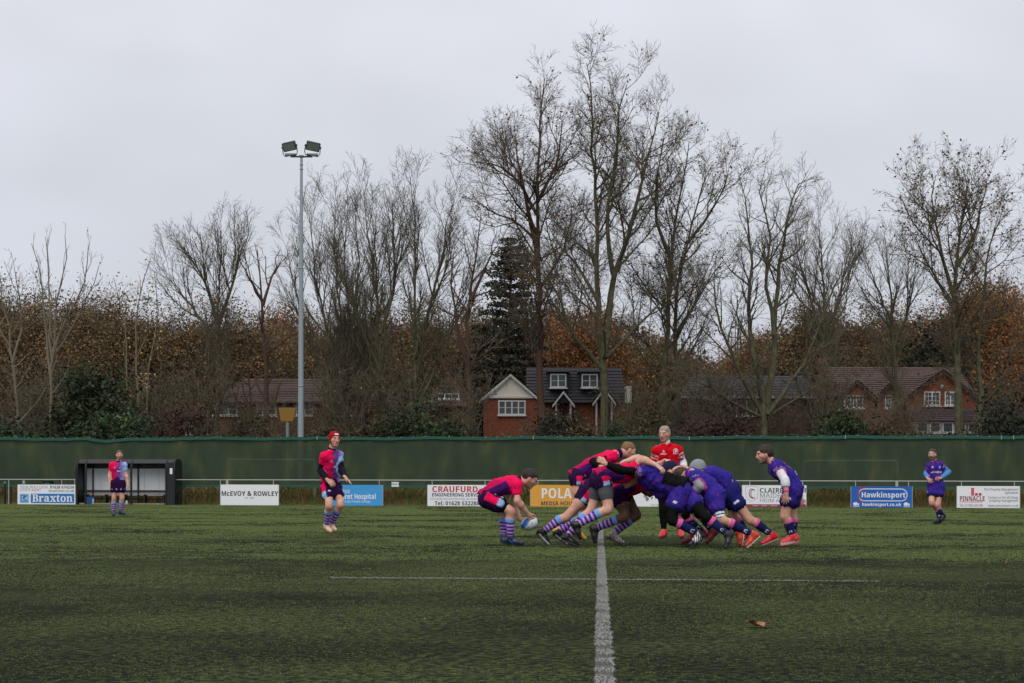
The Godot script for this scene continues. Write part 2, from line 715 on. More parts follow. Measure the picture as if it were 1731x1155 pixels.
func words(parent: Node3D, txt: String, where: Vector3, height: float, c: Material, align := HORIZONTAL_ALIGNMENT_LEFT, font := "Droid Sans", squeeze := 1.0, bold := false, called := "lettering") -> MeshInstance3D:
	var t := TextMesh.new()
	t.text = txt
	var f := SystemFont.new()
	f.font_names = PackedStringArray([font])
	f.font_weight = 700 if bold else 400
	t.font = f
	t.font_size = 64
	t.pixel_size = height / 46.0
	t.depth = 0.004
	t.curve_step = 4.0
	t.horizontal_alignment = align
	t.vertical_alignment = VERTICAL_ALIGNMENT_CENTER
	var o := obj(called, t, c, parent)
	o.position = where
	o.scale = Vector3(squeeze, 1, 1)
	return o


func panel(parent: Node3D, called: String, x: float, y: float, w: float, h: float, z: float, depth: float, m: Material) -> MeshInstance3D:
	var g := Geo.new()
	g.box(Vector3(x, y, z), Vector3(w, h, depth))
	return obj(called, g.mesh(), m, parent)


func board(x0: float, x1: float, y_low: float, y_high: float, label: String, face: Material) -> Array:
	var a := fence_p(x0, 0.0, -0.08)
	var b := fence_p(x1, 0.0, -0.08)
	var w := (b - a).length()
	var mid := (a + b) * 0.5
	var s := FOCAL / fence_d((x0 + x1) * 0.5)
	var hz := HORIZON + ((x0 + x1) * 0.5 - 865.5) * TILT
	var low := EYE + (hz - y_low) / s
	var high := EYE + (hz - y_high) / s
	mid.y = maxf(low, 0.01)
	var t := thing("sponsor_board", label, "sign board", mid, -atan2(b.z - a.z, b.x - a.x), "sponsor boards along the rail")
	var hgt := high - mid.y
	var g := Geo.new()
	g.box(Vector3(0, hgt * 0.5, 0), Vector3(w, hgt, 0.03))
	obj("panel", g.mesh(), face, t)
	for e in [-0.5, 0.5]:
		panel(t, "edge_trim", e * (w + 0.02), hgt * 0.5, 0.02, hgt, 0.002, 0.04, mat("board_edge", 170, 172, 174, 0.5))
	return [t, w, hgt]


func outline(parent: Node3D, called: String, pts: Array, width: float, z: float, m: Material, closed := false) -> void:      # a flat painted stroke
	var g := Geo.new()
	var n := pts.size()
	for k in (n if closed else n - 1):
		var a: Vector2 = pts[k]
		var b: Vector2 = pts[(k + 1) % n]
		var d := (b - a).normalized()
		var s := Vector2(-d.y, d.x) * width * 0.5
		a -= d * width * 0.3
		b += d * width * 0.3
		g.quad(Vector3(a.x + s.x, a.y + s.y, z), Vector3(b.x + s.x, b.y + s.y, z), Vector3(b.x - s.x, b.y - s.y, z), Vector3(a.x - s.x, a.y - s.y, z), Vector3.BACK)
	obj(called, g.mesh(), m, parent)


func disc(parent: Node3D, called: String, x: float, y: float, rx: float, ry: float, z: float, m: Material) -> void:
	var p := PackedVector2Array()
	for k in 20:
		p.append(Vector2(cos(TAU * k / 20) * rx, sin(TAU * k / 20) * ry))
	var g := Geo.new()
	g.prism(p, Transform3D(Basis.IDENTITY, Vector3(x, y, z)), 0.003)
	obj(called, g.mesh(), m, parent)


func rounded(w: float, h: float, r: float) -> PackedVector2Array:
	var p := PackedVector2Array()
	for c in 4:
		var o := Vector2((w * 0.5 - r) * (1 if c in [0, 3] else -1), (h * 0.5 - r) * (1 if c < 2 else -1))
		for k in 5:
			var a := PI * 0.5 * (c + k / 4.0)
			p.append(o + Vector2(cos(a), sin(a)) * r)
	return p


func slab(parent: Node3D, called: String, x: float, y: float, w: float, h: float, r: float, z: float, m: Material) -> void:
	var g := Geo.new()
	g.prism(rounded(w, h, r), Transform3D(Basis.IDENTITY, Vector3(x, y, z)), 0.003)
	obj(called, g.mesh(), m, parent)


func build_fence() -> void:
	var L := HORIZONTAL_ALIGNMENT_LEFT
	var C := HORIZONTAL_ALIGNMENT_CENTER
	var R := HORIZONTAL_ALIGNMENT_RIGHT
	var white := mat("rail_white", 172, 175, 172, 0.45)
	var black := mat("sign_black", 28, 28, 32, 0.6)
	var grey := mat("sign_grey", 128, 130, 134, 0.6)
	var z := 0.017
	# ---- rail
	var rail := thing("spectator_rail", "white tubular rail on thin posts carrying the sponsor boards", "rail", fence_p(865.0, 0.0))
	for seg in [[-120.0, 128.0], [295.0, 1860.0]]:
		var g := Geo.new()
		var pts := PackedVector3Array()
		var rr := PackedFloat32Array()
		for k in 12:
			pts.append(fence_p(lerpf(seg[0], seg[1], k / 11.0), 1.12) - rail.position)
			rr.append(0.021)
		g.tube(pts, rr, 8, true)
		obj("top_rail", g.mesh(), white, rail)
	for k in range(-8, 15):
		var px := 641.0 + 89.5 * k
		if px > 130 and px < 290:
			continue
		var g := Geo.new()
		g.bar(fence_p(px, 0.0) - rail.position, fence_p(px, 1.12) - rail.position, 0.018)
		obj("post", g.mesh(), white, rail)
	for px in [126.0, 296.0]:
		var g := Geo.new()
		g.bar(fence_p(px, 0.0) - rail.position, fence_p(px, 1.12) - rail.position, 0.020)
		obj("post", g.mesh(), white, rail)
	# ---- windscreen net on its fence
	var net := thing("windscreen_net", "tall dark green windscreen net stretched along the whole far side", "net", fence_p(865.0, 0.0, 1.6))
	var nm := mat("net_mesh", 255, 255, 255, 0.9)
	nm.albedo_texture = noise_tex(14, 0.012, 512, [0.0, 0.45, 0.62, 0.8, 1.0], [rgb8(44, 56, 40), rgb8(49, 66, 46), rgb8(54, 70, 47), rgb8(66, 76, 48), rgb8(86, 90, 54)], 5)
	nm.albedo_color = Color(1, 1, 1, 0.93)
	nm.transparency = BaseMaterial3D.TRANSPARENCY_ALPHA
	var hem := mat("net_hem", 28, 84, 72, 0.8)
	var sag := FastNoiseLite.new()
	sag.seed = 2
	sag.frequency = 0.35
	var top_at := func(px: float) -> float:
		var t := 3.07 - 0.04 * absf(sin(px * 0.0175)) + 0.03 * sag.get_noise_1d(px * 0.05)
		return t - (0.16 * maxf(0.0, 1.0 - absf(px - 183.0) / 36.0) if px > 140 and px < 226 else 0.0)
	var bottom_at := func(px: float) -> float:
		return 0.90 + 0.03 * sag.get_noise_1d(px * 0.08 + 50.0)
	var v := Geo.new()
	v.mapped = true
	var cols := 260
	var rows := 7
	for k in cols + 1:
		var px := lerpf(-260.0, 1990.0, float(k) / cols)
		for r in rows + 1:
			var y: float = lerpf(bottom_at.call(px), top_at.call(px), float(r) / rows)
			var p := fence_p(px, y, 1.6) - net.position
			p.z += 0.07 * sag.get_noise_2d(px * 0.07, y * 0.8) + 0.03 * sag.get_noise_2d(px * 0.4, y * 0.5)
			v.v.append(p)
			v.c.append(Color.WHITE)
			v.uv.append(Vector2(p.x / 7.0, p.y / 16.0 + sag.get_noise_1d(px * 0.2) * 0.05))
	for k in cols:
		for r in rows:
			var a := k * (rows + 1) + r
			v.i.append_array(PackedInt32Array([a, a + 1, a + rows + 2, a, a + rows + 2, a + rows + 1]))
	obj("net_panel", v.mesh(), nm, net)
	for e in 2:
		var g := Geo.new()
		for k in cols:
			var p0 := lerpf(-260.0, 1990.0, float(k) / cols)
			var p1 := lerpf(-260.0, 1990.0, float(k + 1) / cols)
			var q0: float = top_at.call(p0) if e else bottom_at.call(p0)
			var q1: float = top_at.call(p1) if e else bottom_at.call(p1)
			var th := 0.13 if e else 0.09
			var o := Vector3(0, 0, 0.09)
			g.quad(fence_p(p0, q0 - th, 1.6) - net.position + o, fence_p(p1, q1 - th, 1.6) - net.position + o, fence_p(p1, q1, 1.6) - net.position + o, fence_p(p0, q0, 1.6) - net.position + o, Vector3.BACK)
		obj("hem_band", g.mesh(), hem, net)
	var tie_rng := RandomNumberGenerator.new()
	tie_rng.seed = 9
	for k in 86:
		var px := 8.0 + k * 20.3
		if tie_rng.randf() < 0.25:
			continue
		var g := Geo.new()
		var y: float = top_at.call(px)
		var long := 0.04 if tie_rng.randf() < 0.9 else 0.16
		g.box(fence_p(px, y - long * 0.4, 1.48) - net.position, Vector3(0.03, long, 0.02))
		obj("cable_tie", g.mesh(), mat("tie_pale", 150, 170, 165, 0.6), net)
	for k in 21:
		var px := 18.0 + k * 89.0
		var g := Geo.new()
		g.bar(fence_p(px, 0.0, 1.75) - net.position, fence_p(px, 3.0, 1.75) - net.position, 0.035, 6)
		obj("fence_post", g.mesh(), mat("post_dark", 30, 38, 36, 0.6), net)
	# ---- boards
	var b := board(30, 128, 854.0, 819.5, "white estate agent board with blue band reading Braxton", mat("board_white", 236, 238, 242, 0.5))
	var t: Node3D = b[0]
	var w: float = b[1]
	var h: float = b[2]
	var blue := mat("sign_blue", 38, 118, 188, 0.55)
	words(t, "YOUR TRULY LOCAL", Vector3(-w * 0.46, h * 0.87, z), 0.11, grey, L)
	words(t, "ESTATE AGENT", Vector3(-w * 0.46, h * 0.73, z), 0.11, grey, L)
	words(t, "01628 674234", Vector3(w * 0.47, h * 0.87, z), 0.13, mat("sign_slate", 70, 84, 100), R, "Droid Sans", 1.0, true)
	words(t, "braxtons.co.uk", Vector3(w * 0.47, h * 0.69, z), 0.13, mat("sign_slate", 70, 84, 100), R)
	slab(t, "blue_band", w * 0.10, h * 0.30, w * 0.75, h * 0.48, 0.05, z, blue)
	words(t, "Braxton", Vector3(w * 0.10, h * 0.31, z + 0.006), 0.34, mat("sign_white", 232, 234, 238), C, "Droid Serif", 1.0, true)
	slab(t, "logo_tile", -w * 0.385, h * 0.30, w * 0.165, h * 0.48, 0.05, z, mat("sign_pale_blue", 150, 190, 222))
	outline(t, "logo_mark", [Vector2(-w * 0.44, h * 0.15), Vector2(-w * 0.44, h * 0.46), Vector2(-w * 0.38, h * 0.46), Vector2(-w * 0.41, h * 0.32), Vector2(-w * 0.34, h * 0.46), Vector2(-w * 0.40, h * 0.28), Vector2(-w * 0.33, h * 0.15)], 0.04, z + 0.006, blue, true)
	b = board(373, 471, 855.0, 819.5, "plain white board with black lettering McEvoy and Rowley", mat("board_white", 236, 238, 242))
	t = b[0]; w = b[1]; h = b[2]
	words(t, "McEVOY & ROWLEY", Vector3(0, h * 0.56, z), 0.205, black, C, "Droid Sans", 1.0, true)
	words(t, "EST. 1983", Vector3(0, h * 0.35, z), 0.07, grey, C)
	b = board(551, 647, 855.5, 820.0, "sky blue hospital board behind the red-capped player", mat("board_sky", 64, 158, 222, 0.5))
	t = b[0]; w = b[1]; h = b[2]
	var sw := mat("sign_white", 232, 234, 238)
	words(t, "Princess", Vector3(-w * 0.46, h * 0.70, z), 0.19, sw, L)
	words(t, "Margaret Hospital", Vector3(-w * 0.46, h * 0.44, z), 0.215, sw, L, "Droid Sans", 0.82, true)
	words(t, "Circle Health Group", Vector3(-w * 0.2, h * 0.20, z), 0.10, sw, L)
	b = board(723, 823, 856.0, 820.0, "white engineering board with red Craufurd heading behind the crouching player", mat("board_white", 236, 238, 242))
	t = b[0]; w = b[1]; h = b[2]
	words(t, "CRAUFURD", Vector3(-w * 0.43, h * 0.79, z), 0.25, mat("sign_red", 190, 36, 48), L, "Droid Sans", 1.12, true)
	words(t, "ENGINEERING SERVICES", Vector3(-w * 0.43, h * 0.53, z), 0.145, mat("sign_ink", 48, 48, 80), L, "Droid Sans", 1.02, true)
	words(t, "STEELWORK AND ARCHITECTURAL METALWORK", Vector3(-w * 0.46, h * 0.335, z), 0.075, grey, L, "Droid Sans", 0.98)
	words(t, "Tel: 01628 532288", Vector3(-w * 0.38, h * 0.13, z), 0.17, mat("sign_ink", 48, 48, 80), L, "Droid Sans", 1.0, true)
	b = board(897, 997, 856.5, 820.0, "orange yellow media board with white bubble lettering", mat("board_amber", 222, 162, 62, 0.5))
	t = b[0]; w = b[1]; h = b[2]
	words(t, "POLAR", Vector3(-w * 0.33, h * 0.60, z), 0.42, sw, L, "Droid Sans", 0.9, true)
	words(t, "MEDIA HOUSE", Vector3(-w * 0.33, h * 0.14, z), 0.17, mat("sign_ink", 48, 48, 80), L, "Droid Sans", 1.02, true)
	b = board(1030, 1131, 856.5, 820.5, "white board with a black sketched tiger behind the scrum", mat("board_white", 236, 238, 242))
	t = b[0]; w = b[1]; h = b[2]
	var tr := RandomNumberGenerator.new()
	tr.seed = 77
	for k in 26:
		var a := tr.randf() * TAU
		var c := Vector2(w * 0.14, h * 0.52) + Vector2(cos(a) * 0.20, sin(a) * 0.34) * tr.randf_range(0.35, 1.0)
		outline(t, "sketch_stroke", [c, c + Vector2(tr.randf_range(-0.11, 0.11), tr.randf_range(0.02, 0.09)), c + Vector2(tr.randf_range(-0.15, 0.12), tr.randf_range(0.06, 0.17))], 0.02, z, black)
	words(t, "www.tigers.co.uk", Vector3(w * 0.45, h * 0.08, z), 0.06, grey, R)
	b = board(1255, 1363, 857.5, 820.5, "white school board with plum base stripe behind the leaning blue player", mat("board_white", 236, 238, 242))
	t = b[0]; w = b[1]; h = b[2]
	var plum := mat("sign_plum", 150, 44, 88, 0.55)
	panel(t, "base_stripe", 0, h * 0.065, w, h * 0.13, z, 0.006, plum)
	words(t, "SENIOR   •   JUNIOR   •   NURSERY", Vector3(-w * 0.34, h * 0.065, z + 0.006), 0.05, sw, L)
	var forest := mat("sign_forest", 62, 84, 76)
	words(t, "CLAIRES COURT", Vector3(-w * 0.23, h * 0.76, z), 0.19, forest, L, "Droid Sans", 1.1, true)
	words(t, "MAIDENHEAD", Vector3(-w * 0.23, h * 0.53, z), 0.19, grey, L, "Droid Sans", 1.1)
	words(t, "FROM AGES 3-18", Vector3(-w * 0.23, h * 0.30, z), 0.15, grey, L, "Droid Sans", 1.1)
	for q in [[0.0, 0.0], [0.07, -0.02]]:
		var arc := []
		for k in 9:
			var a := PI * 0.28 + k / 8.0 * PI * 1.44
			arc.append(Vector2(-w * 0.355 + q[0] + cos(a) * 0.10, h * 0.62 + q[1] + sin(a) * 0.19))
		outline(t, "monogram", arc, 0.032, z, plum)
	outline(t, "shield", [Vector2(-w * 0.45, h * 0.92), Vector2(-w * 0.35, h * 0.96), Vector2(-w * 0.25, h * 0.92), Vector2(-w * 0.26, h * 0.42), Vector2(-w * 0.35, h * 0.24), Vector2(-w * 0.44, h * 0.42)], 0.012, z, grey, true)
	b = board(1439, 1542, 858.5, 822.5, "royal blue sports shop board with white outlined lettering", mat("board_royal", 18, 96, 184, 0.5))
	t = b[0]; w = b[1]; h = b[2]
	var ring := []
	for p in rounded(w * 0.80, h * 0.56, h * 0.27):
		ring.append(p + Vector2(w * 0.02, h * 0.60))
	outline(t, "outline_ring", ring, 0.035, z, sw, true)
	words(t, "Hawkinsport", Vector3(w * 0.03, h * 0.60, z), 0.215, sw, C, "Droid Sans", 0.98, true)
	var swoosh := []
	for k in 10:
		var a := PI * 0.35 + k / 9.0 * PI * 1.1
		swoosh.append(Vector2(-w * 0.30 + cos(a) * 0.21, h * 0.62 + sin(a) * 0.32))
	outline(t, "red_swoosh", swoosh, 0.05, z + 0.005, mat("sign_red", 190, 36, 48))
	words(t, "hawkinsport.co.uk", Vector3(0, h * 0.15, z), 0.135, sw, C, "Droid Sans", 0.95, true)
	for s in [-1.0, 1.0]:
		disc(t, "small_emblem", s * w * 0.415 - 0.03, h * 0.17, 0.10, 0.075, z, sw)
		disc(t, "small_emblem", s * w * 0.415 + 0.07, h * 0.15, 0.05, 0.05, z, sw)
		panel(t, "emblem_base", s * w * 0.415, h * 0.045, 0.28, 0.02, z, 0.004, sw)
	b = board(1618, 1724, 859.0, 822.0, "white property management board with red stepped block logo", mat("board_white", 236, 238, 242))
	t = b[0]; w = b[1]; h = b[2]
	var red := mat("sign_crimson", 176, 40, 62)
	panel(t, "logo_block", -w * 0.25, h * 0.74, 0.12, h * 0.36, z, 0.006, mat("sign_coral", 214, 88, 100))
	panel(t, "logo_block", -w * 0.19, h * 0.62, 0.11, h * 0.11, z, 0.006, red)
	panel(t, "logo_block", -w * 0.13, h * 0.62, 0.11, h * 0.11, z, 0.006, red)
	words(t, "PINNACLE", Vector3(-w * 0.46, h * 0.42, z), 0.20, mat("sign_maroon", 130, 30, 52), L, "Droid Sans", 0.74, true)
	words(t, "PROPERTY MANAGEMENT", Vector3(-w * 0.46, h * 0.27, z), 0.06, mat("sign_coral", 214, 88, 100), L, "Droid Sans", 0.98)
	words(t, "Tel: 01189 320180", Vector3(-w * 0.46, h * 0.11, z), 0.10, mat("sign_slate", 70, 84, 100), L, "Droid Sans", 0.82)
	var rows_ := [["The Property Management", 0.85], ["Specialists", 0.70], ["Contact us for all things", 0.48], ["property management", 0.34], ["www.pinnaclepm.co.uk", 0.11]]
	for r in rows_:
		words(t, r[0], Vector3(w * 0.48, h * r[1], z), 0.10, mat("sign_slate", 70, 84, 100), R, "Droid Sans", 0.82)
	# ---- small signs
	var ps := thing("small_sign", "small white pitch sign hung on the rail by the sky blue board", "sign", fence_p(668.0, 0.94, -0.06))
	panel(ps, "plate", 0, 0, 0.32, 0.20, 0, 0.012, mat("board_white", 236, 238, 242))
	words(ps, "Pitch 8", Vector3(0, 0.01, 0.009), 0.085, black, C, "Droid Sans", 1.0, true)
	for q in [[40.0, 0.07, "pale bracket on the left end of the rail above the estate agent board"], [384.0, 0.10, "white clamp on top of the black lettered board"], [1516.0, 0.10, "white clamp on top of the royal blue board"]]:
		var cl := thing("rail_clamp", q[2], "clamp", fence_p(q[0], 1.0, -0.02))
		panel(cl, "jaw", 0, 0, 0.10, q[1] * 2.0, 0, 0.10, white)
		panel(cl, "bolt_head", 0, q[1] * 0.3, 0.04, 0.04, 0.052, 0.02, mat("board_edge", 170, 172, 174))
	# ---- goals parked behind the net
	for q in [[385.0, 532.0, 2.05, "white junior goal behind the net left of the red-capped player"], [1359.0, 1517.0, 2.0, "white junior goal with netting behind the royal blue board"]]:
		var a := fence_p(q[0], 0.0, 3.0)
		var e := fence_p(q[1], 0.0, 3.0)
		var gl := thing("junior_goal", q[3], "goal", (a + e) * 0.5)
		var o := gl.position
		var up := Vector3(0, q[2], 0)
		for p in [a, e]:
			var g := Geo.new()
			g.bar(p - o, p - o + up, 0.06)
			obj("goal_post", g.mesh(), white, gl)
		var g2 := Geo.new()
		g2.bar(a - o + up, e - o + up, 0.05)
		obj("crossbar", g2.mesh(), white, gl)
		var g3 := Geo.new()
		var back := Vector3(0, 0, -1.3)
		g3.bar(a - o + back, e - o + back, 0.03)
		g3.bar(a - o, a - o + back, 0.03)
		g3.bar(e - o, e - o + back, 0.03)
		obj("ground_frame", g3.mesh(), white, gl)
		var g4 := Geo.new()
		for k in 41:
			var p := a.lerp(e, k / 40.0) - o
			g4.tube(PackedVector3Array([p + up, p + up * 0.5 + back * 0.62, p + back]), PackedFloat32Array([0.005, 0.005, 0.005]), 3)
		for k in 13:
			var f := k / 12.0
			var m := up * (1.0 - f) + back * f + back * 0.24 * sin(f * PI)
			g4.bar(a - o + m, e - o + m, 0.005, 3)
		var no := obj("netting", g4.mesh(), mat("goal_string", 190, 194, 190, 0.8), gl)
		no.set_meta("kind", "stuff")
	# ---- grass bank behind the rail
	var bank := Geo.new()
	bank.coloured = true
	var br := RandomNumberGenerator.new()
	br.seed = 41
	for k in 26000:
		var px := br.randf_range(-120.0, 1860.0)
		var back := br.randf_range(2.3, 4.6)
		var p := fence_p(px, 0.0, back)
		p.y = (back - 2.3) * 0.42 + 0.02
		var hh := br.randf_range(0.10, 0.34)
		var tone := br.randf()
		var moss := sag.get_noise_1d(px * 0.06) + 0.5 * sag.get_noise_1d(px * 0.4)
		bank.tint = col(168, 150, 90).lerp(col(122, 92, 62), tone) if tone > 0.42 - moss * 0.5 else col(116, 130, 62)
		var s := Vector3(br.randf_range(-1, 1), 0, br.randf_range(-0.5, 0.5)).normalized() * br.randf_range(0.012, 0.03)
		var lean := Vector3(br.randf_range(-0.15, 0.15), 0, br.randf_range(-0.1, 0.15))
		bank.tri(p - s, p + s, p + lean + Vector3(0, hh, 0))
	var bo := obj("bank_grass", bank.mesh(), vmat("bank_grass", 0.9))
	bo.set_meta("kind", "stuff")
	tag(bo, "rough brown and green grass on the bank below the net", "grass")
	var slope := Geo.new()
	for k in 60:
		var p0 := lerpf(-200.0, 1940.0, k / 60.0)
		var p1 := lerpf(-200.0, 1940.0, (k + 1) / 60.0)
		slope.quad(fence_p(p0, -0.05, 2.2), fence_p(p1, -0.05, 2.2), fence_p(p1, 0.95, 4.7), fence_p(p0, 0.95, 4.7), Vector3(0, 1, 1))
		slope.quad(fence_p(p0, 0.95, 4.7), fence_p(p1, 0.95, 4.7), fence_p(p1, 0.9, 16.0), fence_p(p0, 0.9, 16.0), Vector3.UP)
	struct("bank", slope.mesh(), mat("bank_soil", 110, 96, 60, 0.95))
	# ---- dugout
	dugout()
	floodlight()
	clutter()


func dugout() -> void:
	var a := fence_p(129.0, 0.0, -0.1)
	var e := fence_p(297.0, 0.0, -0.1)
	var w := (e - a).length()
	var d := thing("dugout", "black framed two-bay dugout with grey back panels and a long bench", "dugout", (a + e) * 0.5, -atan2(e.z - a.z, e.x - a.x))
	var frame := mat("dugout_black", 22, 26, 28, 0.5)
	var sheetm := mat("dugout_sheet", 236, 238, 240, 0.45)
	sheetm.backlight_enabled = true
	sheetm.backlight = Color(0.88, 0.9, 0.92)
	var H := 2.02
	var D := 0.80
	# side profile: open at the front, roof curves down at the front edge, back wall upright
	var prof := PackedVector2Array([Vector2(-D, 0.0), Vector2(-D, H - 0.25), Vector2(-D + 0.12, H - 0.06), Vector2(-D + 0.35, H), Vector2(0.0, H), Vector2(0.10, H - 0.1), Vector2(0.14, H - 0.45), Vector2(0.10, 0.0)])
	for s in [-1.0, 1.0]:
		var g := Geo.new()
		g.prism(prof, Transform3D(Basis(Vector3(0, 0, 1), Vector3(0, 1, 0), Vector3(-1, 0, 0)), Vector3(s * w * 0.5, 0, 0)), 0.05 * s)
		obj("side_panel", g.mesh(), mat("dugout_side", 30, 36, 36, 0.35), d)
	for x in [-w * 0.5 + 0.06, -w * 0.5 + w * 0.10, 0.0 + w * 0.06, w * 0.5 - 0.42]:
		var g := Geo.new()
		g.tube(PackedVector3Array([Vector3(x, 0, 0.06), Vector3(x, H - 0.45, 0.08), Vector3(x, H - 0.12, 0.02), Vector3(x, H - 0.02, -0.12), Vector3(x, H - 0.02, -D + 0.3), Vector3(x, H - 0.25, -D + 0.06), Vector3(x, 0, -D + 0.06)]), PackedFloat32Array([0.05, 0.05, 0.05, 0.05, 0.04, 0.04, 0.04]), 6)
		obj("frame_hoop", g.mesh(), frame, d)
	# right hand end wall is wide and solid as seen from the front
	panel(d, "end_wall", w * 0.5 - 0.21, H * 0.5 - 0.06, 0.40, H - 0.14, 0.06, 0.04, frame)
	panel(d, "notice", w * 0.5 - 0.19, 1.50, 0.12, 0.26, 0.084, 0.006, mat("board_white", 236, 238, 242))
	for k in 5:
		var f := Geo.new()
		var zz := [0.03, -0.05, -0.2, -0.4, -D + 0.2, -D + 0.02]
		var yy := [H - 0.16, H - 0.02, H + 0.02, H + 0.02, H - 0.0, H - 0.16]
		f.quad(Vector3(-w * 0.5, yy[k], zz[k]), Vector3(w * 0.5, yy[k], zz[k]), Vector3(w * 0.5, yy[k + 1], zz[k + 1]), Vector3(-w * 0.5, yy[k + 1], zz[k + 1]), Vector3.UP)
		f.quad(Vector3(-w * 0.5, yy[k] - 0.02, zz[k]), Vector3(w * 0.5, yy[k] - 0.02, zz[k]), Vector3(w * 0.5, yy[k + 1] - 0.02, zz[k + 1]), Vector3(-w * 0.5, yy[k + 1] - 0.02, zz[k + 1]), Vector3.DOWN)
		obj("roof_sheet", f.mesh(), frame, d)
	var n := 6
	for k in n:
		var x := -w * 0.5 + 0.12 + (k + 0.5) * (w - 0.5) / n
		panel(d, "back_panel", x, 1.02, (w - 0.5) / n - 0.012, 1.20, -D + 0.02, 0.015, sheetm)
		panel(d, "upper_panel", x, 1.78, (w - 0.5) / n - 0.012, 0.30, -D + 0.03, 0.015, mat("dugout_upper", 60, 66, 68, 0.5))
	panel(d, "back_rail", 0, 0.62, w - 0.3, 0.07, -D + 0.10, 0.05, frame)
	panel(d, "back_rail", 0, 1.66, w - 0.3, 0.05, -D + 0.06, 0.04, frame)
	panel(d, "foot_rail", 0, 0.26, w - 0.3, 0.05, -D + 0.20, 0.05, frame)
	panel(d, "kick_board", 0, 0.05, w - 0.3, 0.06, 0.02, 0.05, mat("wood_pale", 140, 128, 104, 0.8))
	for k in 3:
		panel(d, "bench_plank", 0, 0.47 - 0.0, w - 0.55, 0.035, -D + 0.30 + k * 0.125, 0.115, mat("bench_wood", 122, 98, 74, 0.8))
	for k in 5:
		var x := -w * 0.5 + 0.35 + k * (w - 1.0) / 4.0
		panel(d, "bench_leg", x, 0.225, 0.05, 0.45, -D + 0.42, 0.30, frame)


func floodlight() -> void:
	var base := at(508.0, 739.0, 84.5)
	base.y = 0.0
	var f := thing("floodlight_mast", "tall grey steel mast with two dark floodlights and a cross arm", "floodlight", base)
	var top := at(508.5, 266.0, 84.5).y
	var steel := mat("mast_steel", 150, 162, 166, 0.45, 0.35)
	var dark := mat("lamp_dark", 62, 70, 68, 0.45)
	var g := Geo.new()
	g.tube(PackedVector3Array([Vector3(0, 0, 0), Vector3(0, top * 0.35, 0), Vector3(0, top * 0.7, 0), Vector3(0, top, 0)]), PackedFloat32Array([0.165, 0.135, 0.10, 0.06]), 12, true)
	obj("mast", g.mesh(), steel, f)
	for y in [top * 0.34, top * 0.68, top - 0.35, top - 0.56]:
		var c := Geo.new()
		var r := lerpf(0.168, 0.066, y / top) + 0.012
		c.tube(PackedVector3Array([Vector3(0, y - 0.03, 0), Vector3(0, y + 0.03, 0)]), PackedFloat32Array([r, r]), 12, true)
		obj("joint_collar", c.mesh(), steel, f)
	panel(f, "cross_arm", 0, top + 0.03, 1.05, 0.06, 0, 0.12, dark)
	panel(f, "arm_plate", 0, top + 0.04, 0.22, 0.09, 0, 0.16, dark)
	for s in [-1.0, 1.0]:
		var tilt := Basis(Vector3.BACK, -s * 0.16) * Basis(Vector3.UP, s * 0.30) * Basis(Vector3.RIGHT, 0.40)
		var c := Vector3(s * 0.56, top + 0.50, 0.10)
		var lg := Geo.new()
		lg.prism(rounded(0.66, 0.42, 0.03), Transform3D(tilt, c - tilt * Vector3(0, 0, 0.09)), 0.16)
		var lamp := obj("lamp_head", lg.mesh(), dark, f)
		var gl := Geo.new()
		gl.prism(rounded(0.58, 0.34, 0.02), Transform3D(tilt, c + tilt * Vector3(0, 0, 0.071)), 0.006)
		obj("lamp_glass", gl.mesh(), mat("lamp_glass", 118, 130, 122, 0.25), lamp)
		for k in 5:
			var fin := Geo.new()
			fin.box(c + tilt * Vector3(0, -0.16 + k * 0.08, -0.12), Vector3(0.56, 0.012, 0.07), tilt)
			obj("cooling_fin", fin.mesh(), dark, lamp)
		var yk := Geo.new()
		var yb := Basis(Vector3.BACK, -s * 0.12) * Basis(Vector3.UP, s * 0.30)
		yk.tube(PackedVector3Array([c + yb * Vector3(-0.36, 0, 0), c + yb * Vector3(-0.37, -0.30, 0), c + yb * Vector3(-0.30, -0.43, -0.05), c + yb * Vector3(0.30, -0.43, -0.05), c + yb * Vector3(0.37, -0.30, 0), c + yb * Vector3(0.36, 0, 0)]), PackedFloat32Array([0.022, 0.022, 0.025, 0.025, 0.022, 0.022]), 6)
		obj("yoke", yk.mesh(), dark, f)
		for e in [-1.0, 1.0]:
			var pv := Geo.new()
			pv.bar(c + yb * Vector3(e * 0.33, 0, 0), c + yb * Vector3(e * 0.40, 0, 0), 0.05)
			obj("pivot", pv.mesh(), dark, f)
		panel(f, "control_gear", s * 0.52, top + 0.13, 0.52, 0.10, -0.05, 0.2, mat("gear_grey", 120, 126, 128, 0.5))


